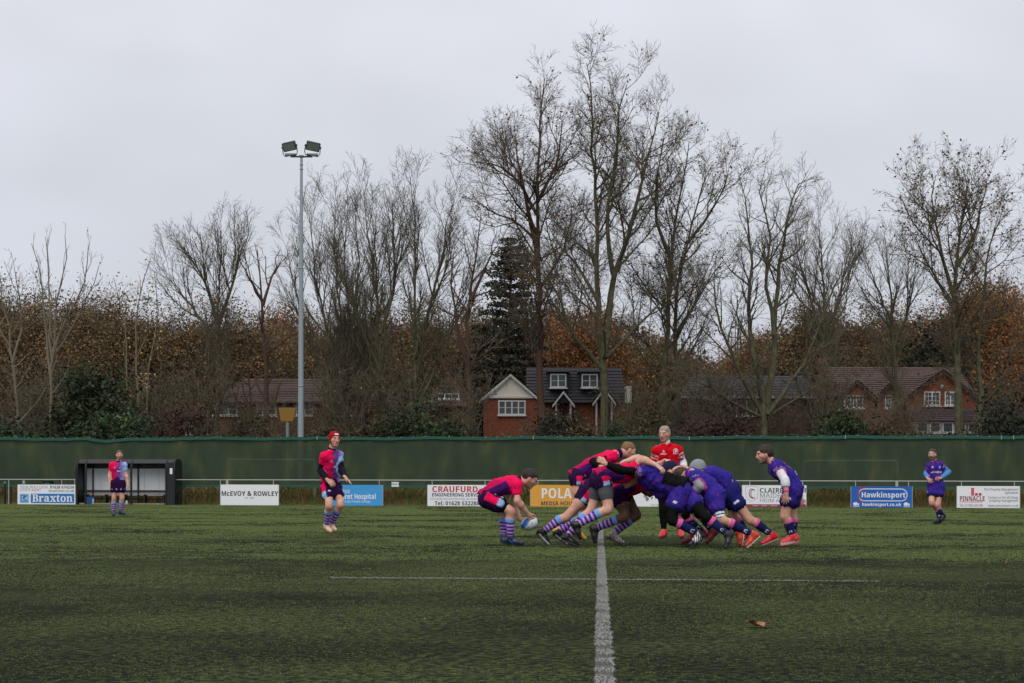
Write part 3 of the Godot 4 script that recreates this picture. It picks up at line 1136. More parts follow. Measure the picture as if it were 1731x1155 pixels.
func clutter() -> void:
	# left end: a dark post with strut, a green roller behind the board; wire chair, bins and bottles by the dugout
	var black := mat("dugout_black", 22, 26, 28, 0.5)
	var p := thing("strut_post", "dark post with a slanting strut beside the estate agent board", "post", fence_p(8.0, 0.0, 0.5))
	var g := Geo.new()
	g.bar(Vector3.ZERO, Vector3(0, 0.92, 0), 0.05)
	obj("post", g.mesh(), black, p)
	var g2 := Geo.new()
	g2.bar(Vector3(-0.75, 0.02, 0), Vector3(-0.03, 0.62, 0), 0.03)
	obj("strut", g2.mesh(), black, p)
	var cap_ := Geo.new()
	cap_.bar(Vector3(0, 0.92, 0), Vector3(0, 1.02, 0), 0.06)
	obj("post_cap", cap_.mesh(), mat("gear_grey", 120, 126, 128, 0.5), p)
	var r := thing("green_drum", "dark green drum standing behind the estate agent board", "drum", fence_p(81.0, 0.0, 0.9))
	var dg := Geo.new()
	dg.tube(PackedVector3Array([Vector3(0, 0, 0), Vector3(0, 0.9, 0), Vector3(0, 1.02, 0)]), PackedFloat32Array([0.26, 0.26, 0.22]), 14, true)
	obj("drum_body", dg.mesh(), mat("drum_green", 22, 62, 50, 0.5), r)
	var dl := Geo.new()
	dl.tube(PackedVector3Array([Vector3(0, 1.02, 0), Vector3(0, 1.07, 0)]), PackedFloat32Array([0.27, 0.24]), 14, true)
	obj("drum_lid", dl.mesh(), mat("drum_lid", 26, 54, 46, 0.5), r)
	var ch := thing("wire_chair", "thin dark metal chair standing at the right end of the dugout", "chair", fence_p(309.0, 0.0, -0.1), 0.5)
	for q in [[-0.2, -0.2, 0.82], [0.2, -0.2, 0.82], [-0.2, 0.2, 0.44], [0.2, 0.2, 0.44]]:
		var lg := Geo.new()
		lg.bar(Vector3(q[0], 0, q[1]), Vector3(q[0], q[2], q[1]), 0.014, 6)
		obj("leg", lg.mesh(), black, ch)
	panel(ch, "seat", 0, 0.45, 0.44, 0.025, 0, 0.44, black)
	for k in 3:
		panel(ch, "back_slat", 0, 0.60 + k * 0.10, 0.40, 0.03, -0.2, 0.012, black)
	var bx := thing("blue_crate", "blue plastic crate under the left end of the dugout bench", "crate", fence_p(154.0, 0.0, 0.0))
	panel(bx, "crate_body", 0, 0.17, 0.34, 0.32, 0, 0.3, mat("crate_blue", 26, 66, 120, 0.5))
	panel(bx, "crate_rim", 0, 0.335, 0.37, 0.03, 0, 0.33, mat("crate_rim", 34, 80, 140, 0.5))
	panel(bx, "crate_label", 0.12, 0.17, 0.08, 0.2, 0.152, 0.004, mat("tie_pale", 150, 170, 165))
	for q in [[214.0, 0.18, 0.05, "white bottle on the dugout floor beside the standing player"], [267.0, 0.05, 0.03, "small white cup lying on the dugout floor"]]:
		var bt := thing("drink_bottle", q[3], "bottle", fence_p(q[0], 0.02, -0.25))
		var bg := Geo.new()
		bg.tube(PackedVector3Array([Vector3(0, 0, 0), Vector3(0, q[1] * 0.7, 0), Vector3(0, q[1] * 0.85, 0), Vector3(0, q[1], 0)]), PackedFloat32Array([q[2], q[2], q[2] * 0.5, q[2] * 0.5]), 10, true)
		obj("flask", bg.mesh(), mat("bottle_white", 200, 202, 204, 0.4), bt)
		var bc := Geo.new()
		bc.bar(Vector3(0, q[1], 0), Vector3(0, q[1] + 0.03, 0), q[2] * 0.55)
		obj("bottle_cap", bc.mesh(), mat("crate_blue", 26, 66, 120), bt)


# ---------------------------------------------------------------- houses behind the trees
func brick(called: String, a: Color, b: Color, c: Color) -> StandardMaterial3D:
	var m := mat(called, 255, 255, 255, 0.9)
	if m.albedo_texture == null:
		m.albedo_texture = noise_tex(called.hash() % 1000, 0.06, 256, [0.0, 0.45, 0.7, 1.0], [a, b, b.lerp(c, 0.5), c], 3, FastNoiseLite.TYPE_CELLULAR)
		m.uv1_triplanar = true
		m.uv1_world_triplanar = true
		m.uv1_scale = Vector3(0.45, 0.9, 0.45)
	return m


func roof_slope(parent: Node3D, called: String, ridge_a: Vector3, ridge_b: Vector3, eave_a: Vector3, eave_b: Vector3, m: Material, course := 0.30) -> MeshInstance3D:
	# overlapping tile courses, each a little proud of the one below
	var g := Geo.new()
	var n := maxi(3, int((eave_a - ridge_a).length() / course))
	var out := (ridge_b - ridge_a).cross(eave_a - ridge_a).normalized()
	if out.y < 0:
		out = -out
	var bits := int(maxf(2.0, (ridge_b - ridge_a).length() / 0.6))
	for k in n:
		var t0 := float(k) / n
		var t1 := float(k + 1) / n + 0.01
		for j in bits:
			var u0 := float(j) / bits
			var u1 := float(j + 1) / bits
			var j1 := 0.012 * sin(j * 12.9 + k * 7.1)
			var a := ridge_a.lerp(ridge_b, u0).lerp(eave_a.lerp(eave_b, u0), t0)
			var b := ridge_a.lerp(ridge_b, u1).lerp(eave_a.lerp(eave_b, u1), t0)
			var c := ridge_a.lerp(ridge_b, u1).lerp(eave_a.lerp(eave_b, u1), t1) + out * (0.045 + j1)
			var d := ridge_a.lerp(ridge_b, u0).lerp(eave_a.lerp(eave_b, u0), t1) + out * (0.045 + j1)
			g.quad(a, b, c, d, out)
			g.quad(d, c, c - out * 0.06, d - out * 0.06, (eave_a - ridge_a))
	return obj(called, g.mesh(), m, parent)


func window(parent: Node3D, x: float, y: float, w: float, h: float, z: float, lights: int, bars := 1) -> void:
	var fm := mat("window_frame", 214, 214, 212, 0.5)
	var f := 0.07
	var g := Geo.new()
	g.box(Vector3(x, y + h * 0.5 - f * 0.5, z), Vector3(w, f, 0.10))
	g.box(Vector3(x, y - h * 0.5 + f * 0.5, z), Vector3(w, f, 0.10))
	g.box(Vector3(x - w * 0.5 + f * 0.5, y, z), Vector3(f, h - 2 * f, 0.10))
	g.box(Vector3(x + w * 0.5 - f * 0.5, y, z), Vector3(f, h - 2 * f, 0.10))
	var win := obj("window", g.mesh(), fm, parent)
	var cell := (w - f) / lights
	for k in lights:
		var cx := x - w * 0.5 + f * 0.5 + cell * (k + 0.5)
		panel(win, "pane", cx, y, cell - 0.06, h - 2.0 * f, z - 0.02, 0.012, mat("window_glass", 70, 80, 86, 0.12))
		if k:
			panel(win, "mullion", cx - cell * 0.5, y, 0.07, h - 2.0 * f, z + 0.004, 0.09, fm)
		for j in bars:
			panel(win, "glazing_bar", cx, y - h * 0.5 + h * (j + 1) / (bars + 1), cell - 0.07, 0.028, z + 0.004, 0.03, fm)
		if bars > 1:
			panel(win, "glazing_bar", cx, y, 0.028, h - 2.0 * f, z + 0.002, 0.03, fm)
	panel(win, "sill", x, y - h * 0.5 - 0.04, w + 0.14, 0.06, z + 0.05, 0.18, fm)


func wall_box(t: Node3D, x0: float, x1: float, y1: float, z0: float, z1: float, m: Material, called := "wall") -> void:
	var g := Geo.new()
	g.box(Vector3((x0 + x1) * 0.5, y1 * 0.5, (z0 + z1) * 0.5), Vector3(x1 - x0, y1, absf(z1 - z0)))
	obj(called, g.mesh(), m, t)


func gable(t: Node3D, cx: float, half: float, y0: float, y1: float, z: float, depth: float, m: Material, called := "gable_wall") -> void:
	var g := Geo.new()
	g.prism(PackedVector2Array([Vector2(cx - half, y0), Vector2(cx + half, y0), Vector2(cx, y1)]), Transform3D(Basis.IDENTITY, Vector3(0, 0, z - depth)), depth)
	obj(called, g.mesh(), m, t)


func gable_roof(t: Node3D, cx: float, half: float, y0: float, y1: float, z0: float, z1: float, over: float, m: Material, verge: Material) -> void:
	for s in [-1.0, 1.0]:
		var e := Vector3(cx + s * (half + over), y0 - over * (y1 - y0) / half, 0)
		roof_slope(t, "roof", Vector3(cx, y1 + 0.06, z0 + 0.25), Vector3(cx, y1 + 0.06, z1), e + Vector3(0, 0.06, z0 + 0.25), e + Vector3(0, 0.06, z1), m)
		var g := Geo.new()
		var a := Vector3(cx, y1 + 0.02, z0 + 0.22)
		var b := Vector3(e.x, e.y + 0.02, z0 + 0.22)
		var dn := Vector3(0, -0.16, 0)
		g.quad(a, b, b + dn, a + dn, Vector3.BACK)
		g.quad(a + Vector3(0, 0, 0.03), b + Vector3(0, 0, 0.03), b + dn + Vector3(0, 0, 0.03), a + dn + Vector3(0, 0, 0.03), Vector3.BACK)
		obj("verge_board", g.mesh(), verge, t)


func build_houses() -> void:
	var red := brick("brick_red", rgb8(96, 54, 40), rgb8(130, 72, 50), rgb8(156, 98, 72))
	var brown := brick("brick_brown", rgb8(84, 58, 42), rgb8(112, 80, 56), rgb8(138, 104, 76))
	var slate := mat("roof_slate", 255, 255, 255, 0.75)
	slate.albedo_texture = noise_tex(51, 0.05, 256, [0.0, 0.5, 1.0], [rgb8(44, 44, 50), rgb8(60, 60, 66), rgb8(84, 84, 86)], 4)
	slate.uv1_triplanar = true
	slate.uv1_scale = Vector3(0.5, 0.5, 0.5)
	var tile := mat("roof_tile", 255, 255, 255, 0.85)
	tile.albedo_texture = noise_tex(52, 0.05, 256, [0.0, 0.5, 1.0], [rgb8(60, 44, 40), rgb8(82, 64, 58), rgb8(108, 92, 84)], 4)
	tile.uv1_triplanar = true
	tile.uv1_scale = Vector3(0.5, 0.5, 0.5)
	var white := mat("trim_white", 206, 206, 202, 0.6)
	var cream := mat("render_cream", 232, 228, 214, 0.85)
	var at_d := func(px: float, d: float) -> float: return (px - 865.5) / FOCAL * d
	var h_at := func(py: float, d: float, px: float) -> float: return EYE + (HORIZON + (px - 865.5) * TILT - py) / FOCAL * d
	# 1: brick bungalow on the left
	var d := 99.0
	var t := thing("brick_house", "low brown brick house with tiled roof and white windows behind the floodlight mast", "house", Vector3(at_d.call(480.0, d), 0, -d))
	var X := func(px: float) -> float: return at_d.call(px, d) - t.position.x
	var Y := func(py: float) -> float: return h_at.call(py, d, 480.0)
	wall_box(t, X.call(368.0), X.call(600.0), Y.call(679.0), 0.0, -7.0, brown)
	roof_slope(t, "roof", Vector3(X.call(395.0), Y.call(634.0), -3.6), Vector3(X.call(580.0), Y.call(634.0), -3.6), Vector3(X.call(362.0), Y.call(680.0), 0.4), Vector3(X.call(606.0), Y.call(680.0), 0.4), tile)
	roof_slope(t, "roof", Vector3(X.call(395.0), Y.call(634.0), -3.6), Vector3(X.call(580.0), Y.call(634.0), -3.6), Vector3(X.call(362.0), Y.call(680.0), -7.4), Vector3(X.call(606.0), Y.call(680.0), -7.4), tile)
	panel(t, "gutter", 0.0, Y.call(681.0), X.call(606.0) - X.call(362.0), 0.09, 0.42, 0.1, mat("gutter_dark", 50, 48, 46, 0.5))
	for q in [[386.0, 1.0, 2], [450.0, 1.15, 3], [515.0, 1.0, 2], [586.0, 0.8, 2]]:
		window(t, X.call(q[0]), Y.call(692.0), q[1], 0.72, 0.02, q[2])
	# 2: lower house to its right
	d = 106.0
	t = thing("brick_house", "low house with pale verge and brown roof behind the multi-stemmed trees", "house", Vector3(at_d.call(690.0, d), 0, -d))
	Y = func(py: float) -> float: return h_at.call(py, d, 690.0)
	X = func(px: float) -> float: return at_d.call(px, d) - t.position.x
	wall_box(t, X.call(622.0), X.call(792.0), Y.call(686.0), 0.0, -7.0, brown)
	roof_slope(t, "roof", Vector3(X.call(614.0), Y.call(652.0), -3.6), Vector3(X.call(796.0), Y.call(652.0), -3.6), Vector3(X.call(614.0), Y.call(688.0), 0.4), Vector3(X.call(796.0), Y.call(688.0), 0.4), tile)
	roof_slope(t, "roof", Vector3(X.call(614.0), Y.call(652.0), -3.6), Vector3(X.call(796.0), Y.call(652.0), -3.6), Vector3(X.call(614.0), Y.call(688.0), -7.4), Vector3(X.call(796.0), Y.call(688.0), -7.4), tile)
	var vg := Geo.new()
	vg.tube(PackedVector3Array([Vector3(X.call(609.0), Y.call(656.0), 0.3), Vector3(X.call(622.0), Y.call(666.0), 0.5)]), PackedFloat32Array([0.07, 0.07]), 5, true)
	obj("verge_board", vg.mesh(), white, t)
	window(t, X.call(588.0) + 2.0, Y.call(700.0), 0.9, 0.7, 0.02, 2)
	window(t, X.call(758.0), Y.call(671.0), 1.3, 0.36, 0.72, 3, 0)
	# 3: red gable with cream pediment and the dark mansard house behind
	d = 97.0
	t = thing("brick_house", "red brick house with cream gable, white window and dark mansard roof", "house", Vector3(at_d.call(862.0, d), 0, -d))
	Y = func(py: float) -> float: return h_at.call(py, d, 862.0)
	X = func(px: float) -> float: return at_d.call(px, d) - t.position.x
	wall_box(t, X.call(817.0), X.call(908.0), Y.call(672.0), 0.0, -5.0, red)
	gable(t, X.call(862.5), X.call(908.0) - X.call(862.5), Y.call(672.0), Y.call(633.0), 0.01, 0.2, cream)
	gable_roof(t, X.call(862.5), X.call(908.0) - X.call(862.5), Y.call(672.0), Y.call(633.0), 0.0, -5.0, 0.22, slate, white)
	panel(t, "gable_band", X.call(862.5), Y.call(672.0), X.call(911.0) - X.call(814.0), 0.10, 0.06, 0.12, white)
	window(t, X.call(865.0), Y.call(689.5), 1.50, 0.80, 0.03, 4)
	var dz := -4.0
	var d2 := d + 4.0
	var X2 := func(px: float) -> float: return at_d.call(px, d2) - t.position.x
	var Y2 := func(py: float) -> float: return h_at.call(py, d2, 980.0)
	wall_box(t, X2.call(902.0), X2.call(1058.0), Y2.call(681.0), dz, dz - 6.0, red)
	roof_slope(t, "mansard_roof", Vector3(X2.call(890.0), Y2.call(620.0), dz - 1.0), Vector3(X2.call(1052.0), Y2.call(620.0), dz - 1.0), Vector3(X2.call(888.0), Y2.call(681.0), dz + 0.35), Vector3(X2.call(1056.0), Y2.call(681.0), dz + 0.35), slate, 0.22)
	roof_slope(t, "upper_roof", Vector3(X2.call(890.0), Y2.call(616.0), dz - 3.5), Vector3(X2.call(1052.0), Y2.call(616.0), dz - 3.5), Vector3(X2.call(890.0), Y2.call(620.0), dz - 1.0), Vector3(X2.call(1052.0), Y2.call(620.0), dz - 1.0), tile, 0.4)
	for q in [943.0, 996.0]:
		panel(t, "dormer_cheek", X2.call(q), Y2.call(643.0), 1.15, 0.95, dz - 0.32, 1.1, mat("dormer_slate", 50, 50, 56, 0.8))
		panel(t, "dormer_roof", X2.call(q), Y2.call(628.0), 1.35, 0.10, dz - 0.25, 1.4, mat("lead_grey", 90, 92, 98, 0.6))
		window(t, X2.call(q), Y2.call(644.5), 0.92, 0.78, dz + 0.26, 2)
	for q in [[951.0, 15.0, 683.0, 664.0], [1019.0, 16.0, 680.0, 658.0]]:
		var half: float = X2.call(q[0] + q[1]) - X2.call(q[0])
		gable(t, X2.call(q[0]), half, Y2.call(q[2]), Y2.call(q[3]), dz + 1.3, 0.15, mat("dormer_slate", 50, 50, 56, 0.8))
		gable_roof(t, X2.call(q[0]), half, Y2.call(q[2]), Y2.call(q[3]), dz + 1.25, dz, 0.12, slate, white)
		panel(t, "porch_post", X2.call(q[0]) - half * 0.8, Y2.call(q[2]) * 0.5, 0.1, Y2.call(q[2]), dz + 1.2, 0.1, white)
		panel(t, "porch_post", X2.call(q[0]) + half * 0.8, Y2.call(q[2]) * 0.5, 0.1, Y2.call(q[2]), dz + 1.2, 0.1, white)
	panel(t, "end_wall", X2.call(1061.0), Y2.call(668.0), 0.34, 0.95, dz - 0.6, 2.4, cream)
	wall_box(t, X2.call(1054.0), X2.call(1066.0), Y2.call(681.0), dz + 0.02, dz - 3.0, red)
	# 4: grey tiled roof house, right of centre
	d = 104.0
	t = thing("brick_house", "low house with wide grey tiled roof behind the wide many-stemmed tree", "house", Vector3(at_d.call(1280.0, d), 0, -d))
	Y = func(py: float) -> float: return h_at.call(py, d, 1280.0)
	X = func(px: float) -> float: return at_d.call(px, d) - t.position.x
	wall_box(t, X.call(1150.0), X.call(1392.0), Y.call(671.0), 0.0, -7.0, brick("brick_plum", rgb8(66, 40, 38), rgb8(86, 54, 48), rgb8(104, 72, 62)))
	roof_slope(t, "roof", Vector3(X.call(1180.0), Y.call(629.0), -3.6), Vector3(X.call(1372.0), Y.call(629.0), -3.6), Vector3(X.call(1145.0), Y.call(671.0), 0.5), Vector3(X.call(1396.0), Y.call(671.0), 0.5), slate, 0.34)
	roof_slope(t, "roof", Vector3(X.call(1180.0), Y.call(629.0), -3.6), Vector3(X.call(1372.0), Y.call(629.0), -3.6), Vector3(X.call(1145.0), Y.call(671.0), -7.5), Vector3(X.call(1396.0), Y.call(671.0), -7.5), slate, 0.34)
	panel(t, "fascia", X.call(1270.0), Y.call(672.5), X.call(1396.0) - X.call(1145.0), 0.12, 0.52, 0.06, mat("fascia_grey", 140, 140, 140, 0.6))
	window(t, X.call(1262.0), Y.call(690.0), 1.2, 0.9, 0.03, 2)
	# 5: red brick house with three gables and a chimney on the right
	d = 101.0
	t = thing("brick_house", "red brick house with three gables, chimney and white latticed windows", "house", Vector3(at_d.call(1530.0, d), 0, -d))
	Y = func(py: float) -> float: return h_at.call(py, d, 1530.0)
	X = func(px: float) -> float: return at_d.call(px, d) - t.position.x
	wall_box(t, X.call(1400.0), X.call(1652.0), Y.call(668.0), -0.6, -8.0, red)
	roof_slope(t, "roof", Vector3(X.call(1402.0), Y.call(612.0), -4.4), Vector3(X.call(1650.0), Y.call(612.0), -4.4), Vector3(X.call(1396.0), Y.call(671.0), -0.2), Vector3(X.call(1656.0), Y.call(671.0), -0.2), tile)
	roof_slope(t, "roof", Vector3(X.call(1402.0), Y.call(612.0), -4.4), Vector3(X.call(1650.0), Y.call(612.0), -4.4), Vector3(X.call(1396.0), Y.call(671.0), -8.4), Vector3(X.call(1656.0), Y.call(671.0), -8.4), tile)
	for q in [[1592.0, 58.0, 671.0, 627.0, 0.0], [1450.0, 27.0, 669.0, 644.0, -0.3], [1508.0, 22.0, 669.0, 646.0, -0.3]]:
		var half: float = X.call(q[0] + q[1]) - X.call(q[0])
		wall_box(t, X.call(q[0]) - half, X.call(q[0]) + half, Y.call(q[2]), q[4], -4.0, red)
		gable(t, X.call(q[0]), half, Y.call(q[2]), Y.call(q[3]), q[4] + 0.004, 0.25, red)
		gable_roof(t, X.call(q[0]), half, Y.call(q[2]), Y.call(q[3]), q[4], -4.2, 0.18, tile, mat("verge_dark", 60, 44, 40, 0.7))
	window(t, X.call(1575.0), Y.call(674.0), 0.92, 0.80, 0.06, 2, 2)
	window(t, X.call(1606.0), Y.call(674.0), 0.66, 0.80, 0.06, 2, 2)
	window(t, X.call(1444.0), Y.call(679.5), 1.10, 0.72, -0.25, 3, 2)
	window(t, X.call(1507.0), Y.call(679.5), 0.66, 0.72, -0.25, 2, 2)
	var al := Geo.new()
	al.tube(PackedVector3Array([Vector3(X.call(1592.0), Y.call(654.0), 0.02), Vector3(X.call(1592.0), Y.call(654.0), 0.12)]), PackedFloat32Array([0.12, 0.11]), 16, true)
	obj("alarm_box", al.mesh(), white, t)
	roof_slope(t, "lean_to_roof", Vector3(X.call(1536.0), Y.call(694.0), 0.05), Vector3(X.call(1648.0), Y.call(694.0), 0.05), Vector3(X.call(1532.0), Y.call(713.0), 1.6), Vector3(X.call(1652.0), Y.call(713.0), 1.6), mat("lean_to_plum", 84, 66, 74, 0.7))
	panel(t, "lead_flashing", X.call(1592.0), Y.call(693.0), X.call(1648.0) - X.call(1536.0), 0.08, 0.05, 0.1, mat("lead_grey", 90, 92, 98))
	wall_box(t, X.call(1540.0), X.call(1646.0), Y.call(714.0), 1.35, 0.02, white, "conservatory_wall")
	for q in 5:
		window(t, X.call(1550.0 + q * 21.0), Y.call(724.0), 0.62, 0.6, 1.40, 1, 0)
	panel(t, "chimney", X.call(1394.0), Y.call(642.0), 0.42, 2.0, -1.0, 0.5, brown)
	panel(t, "chimney_cap", X.call(1394.0), Y.call(613.0), 0.50, 0.10, -1.0, 0.7, mat("lead_grey", 90, 92, 98))
	for s in [-0.12, 0.14]:
		var cp := Geo.new()
		cp.tube(PackedVector3Array([Vector3(X.call(1394.0) + s, Y.call(612.0), -1.0), Vector3(X.call(1394.0) + s, Y.call(604.0), -1.0)]), PackedFloat32Array([0.10, 0.08]), 10, true)
		obj("chimney_pot", cp.mesh(), mat("pot_clay", 160, 84, 58, 0.8), t)
	# yellow panel on a post behind the fence
	var yp := at(485.0, 735.0, 89.0)
	yp.y = 0.0
	var y := thing("yellow_panel", "yellow tapered panel on a grey post beside the floodlight mast", "panel", yp)
	var pg := Geo.new()
	var yc := at(485.0, 701.0, 89.0).y
	pg.prism(PackedVector2Array([Vector2(-0.42, 0.34), Vector2(-0.30, -0.34), Vector2(0.30, -0.34), Vector2(0.44, 0.34)]), Transform3D(Basis.IDENTITY, Vector3(0, yc, 0.07)), 0.05)
	obj("panel", pg.mesh(), mat("panel_yellow", 132, 98, 30, 0.7), y)
	var pp := Geo.new()
	pp.bar(Vector3(0.02, 0, 0), Vector3(0.02, yc + 0.1, 0), 0.09)
	obj("post", pp.mesh(), mat("gear_grey", 120, 126, 128, 0.5), y)


# ---------------------------------------------------------------- trees
var tree_rng := RandomNumberGenerator.new()


# pts: the course of a limb; children are grown from it down to twigs
func limb(A: Dictionary, pts: PackedVector3Array, r0: float, r1: float, level: int) -> void:
	var n := pts.size()
	var rr := PackedFloat32Array()
	for k in n:
		rr.append(lerpf(r0, r1, pow(float(k) / (n - 1), 0.8)))
	var g: Geo = A.trunk if level <= 1 else A.crown
	g.tube(pts, rr, [9, 6, 4, 3, 3][level])
	if level >= A.levels:
		return
	var len := 0.0
	for k in n - 1:
		len += pts[k].distance_to(pts[k + 1])
	var from: float = A.from[level]
	var count := int(len * (1.0 - from) * A.density[level] + tree_rng.randf())
	for c in count:
		var t := from + (1.0 - from) * (c + tree_rng.randf()) / count
		var f := t * (n - 1)
		var k := mini(int(f), n - 2)
		var p := pts[k].lerp(pts[k + 1], f - k)
		var dir := (pts[k + 1] - pts[k]).normalized()
		var rad := lerpf(rr[k], rr[k + 1], f - k)
		var side := Vector3(tree_rng.randfn(), tree_rng.randfn() * 0.6, tree_rng.randfn() * A.flat)
		side = (side - dir * side.dot(dir)).normalized()
		var ang: float = deg_to_rad(A.angle[level] * tree_rng.randf_range(0.7, 1.3))
		var cd := (dir * cos(ang) + side * sin(ang)).normalized()
		var cl: float = A.length[level] * tree_rng.randf_range(0.55, 1.25) * lerpf(1.0, A.taper if level == 0 else 0.45, t)
		cl = minf(cl, len * 0.62)
		var steps: int = [0, 7, 5, 3, 2][level + 1]
		var q := PackedVector3Array([p])
		var cur := cd
		for s in steps - 1:
			cur = (cur + Vector3(tree_rng.randfn(), tree_rng.randfn(), tree_rng.randfn()) * A.wobble + Vector3.UP * (A.up[level] / steps)).normalized()
			p += cur * (cl / (steps - 1))
			q.append(p)
		var c0 := minf(rad * 0.72, A.thick[level + 1])
		limb(A, q, maxf(c0, 0.006 * A.fat), maxf(c0 * 0.35, 0.004 * A.fat), level + 1)
	if A.leaves > 0.0 and level >= 2:
		for k in int(A.leaves * 3.0 + tree_rng.randf()):
			var p := pts[tree_rng.randi() % n] + Vector3(tree_rng.randfn(), tree_rng.randfn(), tree_rng.randfn()) * 0.12
			leaf_quad(A.leaf, p, tree_rng.randf_range(0.05, 0.10), tree_rng)


func leaf_quad(g: Geo, p: Vector3, s: float, r: RandomNumberGenerator) -> void:
	var a := Vector3(r.randfn(), r.randfn(), r.randfn()).normalized() * s
	var b := Vector3(r.randfn(), r.randfn(), r.randfn()).normalized()
	b = (b - a.normalized() * b.dot(a.normalized())).normalized() * s * 0.62
	var n := g.v.size()
	g.v.append_array(PackedVector3Array([p - a, p + b, p + a, p - b]))
	for k in 4:
		g.c.append(g.tint)
	g.i.append_array(PackedInt32Array([n, n + 1, n + 2, n, n + 2, n + 3]))


func smooth_course(way: Array, d: float, depth: float, base: Vector3, jitter: float) -> PackedVector3Array:
	var c := Curve3D.new()
	var pts := PackedVector3Array()
	var n := way.size()
	for k in n:
		var q: Array = way[k]
		var p := at(q[0], 735.0 - (735.0 - q[1]) * 0.965, d + (q[2] if q.size() > 2 else depth * float(k) / n))
		if q[1] >= 734.0:
			p.y = 0.0
		pts.append(p - base)
	for k in n:
		var tan := (pts[mini(k + 1, n - 1)] - pts[maxi(k - 1, 0)]) * 0.18
		c.add_point(pts[k], -tan, tan)
	var len := c.get_baked_length()
	var out := PackedVector3Array()
	var m := maxi(6, int(len / 1.1))
	for k in m + 1:
		out.append(c.sample_baked(len * k / m) + Vector3(tree_rng.randfn(), 0, tree_rng.randfn()) * (jitter if k else 0.0))
	return out


# A bare tree: stems are courses surveyed from the ground up
func bare_tree(called: String, label: String, d: float, stems: Array, opt := {}) -> Node3D:
	tree_rng.seed = hash(label)
	var s0: Array = stems[0].way[0]
	var base := on_ground(s0[0], d)
	var t := thing(called, label, "tree", base, 0.0, opt.get("group", ""))
	var A := {"trunk": Geo.new(), "crown": Geo.new(), "leaf": Geo.new(), "levels": 4, "from": [0.30, 0.22, 0.12, 0.10, 0.0], "density": [1.9, 3.4, 5.0, 5.6, 0.0], "angle": [46.0, 44.0, 42.0, 40.0], "length": [4.6, 2.2, 1.1, 0.5], "up": [0.75, 0.45, 0.25, 0.1],
		"thick": [1.0, 0.062, 0.026, 0.010, 0.006], "wobble": 0.13, "flat": 1.0, "leaves": 0.0, "taper": 0.34, "fat": 1.15}
	A.merge(opt, true)
	A.leaf.coloured = true
	A.leaf.tint = opt.get("leaf_tint", col(116, 78, 40))
	for s in stems:
		var pts := smooth_course(s.way, d, s.get("deep", 0.0), base, 0.05)
		limb(A, pts, s.r * 0.84, s.get("tip", 0.02) * 0.7, 0)
	var bark: Material = opt.get("bark", mats["bark"])
	obj("trunk", A.trunk.mesh(), bark, t)
	obj("crown", A.crown.mesh(), opt.get("twig", mats["twig"]), t)
	if A.leaf.v.size():
		obj("leaf_cover", A.leaf.mesh(), vmat("dead_leaf", 0.8), t).set_meta("kind", "stuff")
	return t


# leaf clouds gathered in clumps round a branching frame, for shrubs, hedges and leafy trees (unit: metres)
func leafy(called: String, label: String, category: String, where: Vector3, size: Vector3, leaves: int, clumps: int, leaf: float, leaf_hues: Array, seed_: int, trunk_h: float, m: Material) -> Node3D:
	var r := RandomNumberGenerator.new()
	r.seed = seed_
	var t := thing(called, label, category, where)
	var wood := Geo.new()
	var fol := Geo.new()
	fol.coloured = true
	var mid := Vector3(0, trunk_h + size.y * 0.5, 0)
	if trunk_h > 0.3:
		wood.tube(PackedVector3Array([Vector3.ZERO, Vector3(0.1, trunk_h, 0), mid]), PackedFloat32Array([0.22, 0.16, 0.08]), 7)
	for k in clumps:
		var u := Vector3(r.randfn(), r.randfn(), r.randfn()).normalized() * pow(r.randf(), 0.45)
		var lump := 0.75 + 0.35 * sin(u.x * 5.0 + seed_) * cos(u.z * 4.0 + seed_)
		var c := mid + u * size * 0.5 * lump
		if c.y < 0.15:
			c.y = 0.15 + r.randf() * 0.4
		var st := Vector3(u.x * 0.3, minf(trunk_h, c.y * 0.5), u.z * 0.3)
		wood.tube(PackedVector3Array([st, st.lerp(c, 0.5) + Vector3(0, 0.15, 0), c]), PackedFloat32Array([0.04, 0.025, 0.01]), 4)
		var cr := size.length() * 0.10 * r.randf_range(0.6, 1.3)
		var tone: Color = leaf_hues[r.randi() % leaf_hues.size()] * r.randf_range(0.62, 1.25)
		for j in leaves / clumps:
			var o := Vector3(r.randfn(), r.randfn() * 0.75, r.randfn()) * cr * 0.6
			var b := r.randf_range(0.78, 1.2)
			fol.tint = Color(tone.r * b, tone.g * b, tone.b * b)
			leaf_quad(fol, c + o, leaf * r.randf_range(0.6, 1.3), r)
			if j % 9 == 0:
				wood.tube(PackedVector3Array([c, c + o * 1.5]), PackedFloat32Array([0.012, 0.006]), 3)
	obj("trunk" if trunk_h > 0.3 else "stem", wood.mesh(), mats["twig"], t)
	obj("crown" if trunk_h > 0.3 else "foliage", fol.mesh(), m, t)
	return t


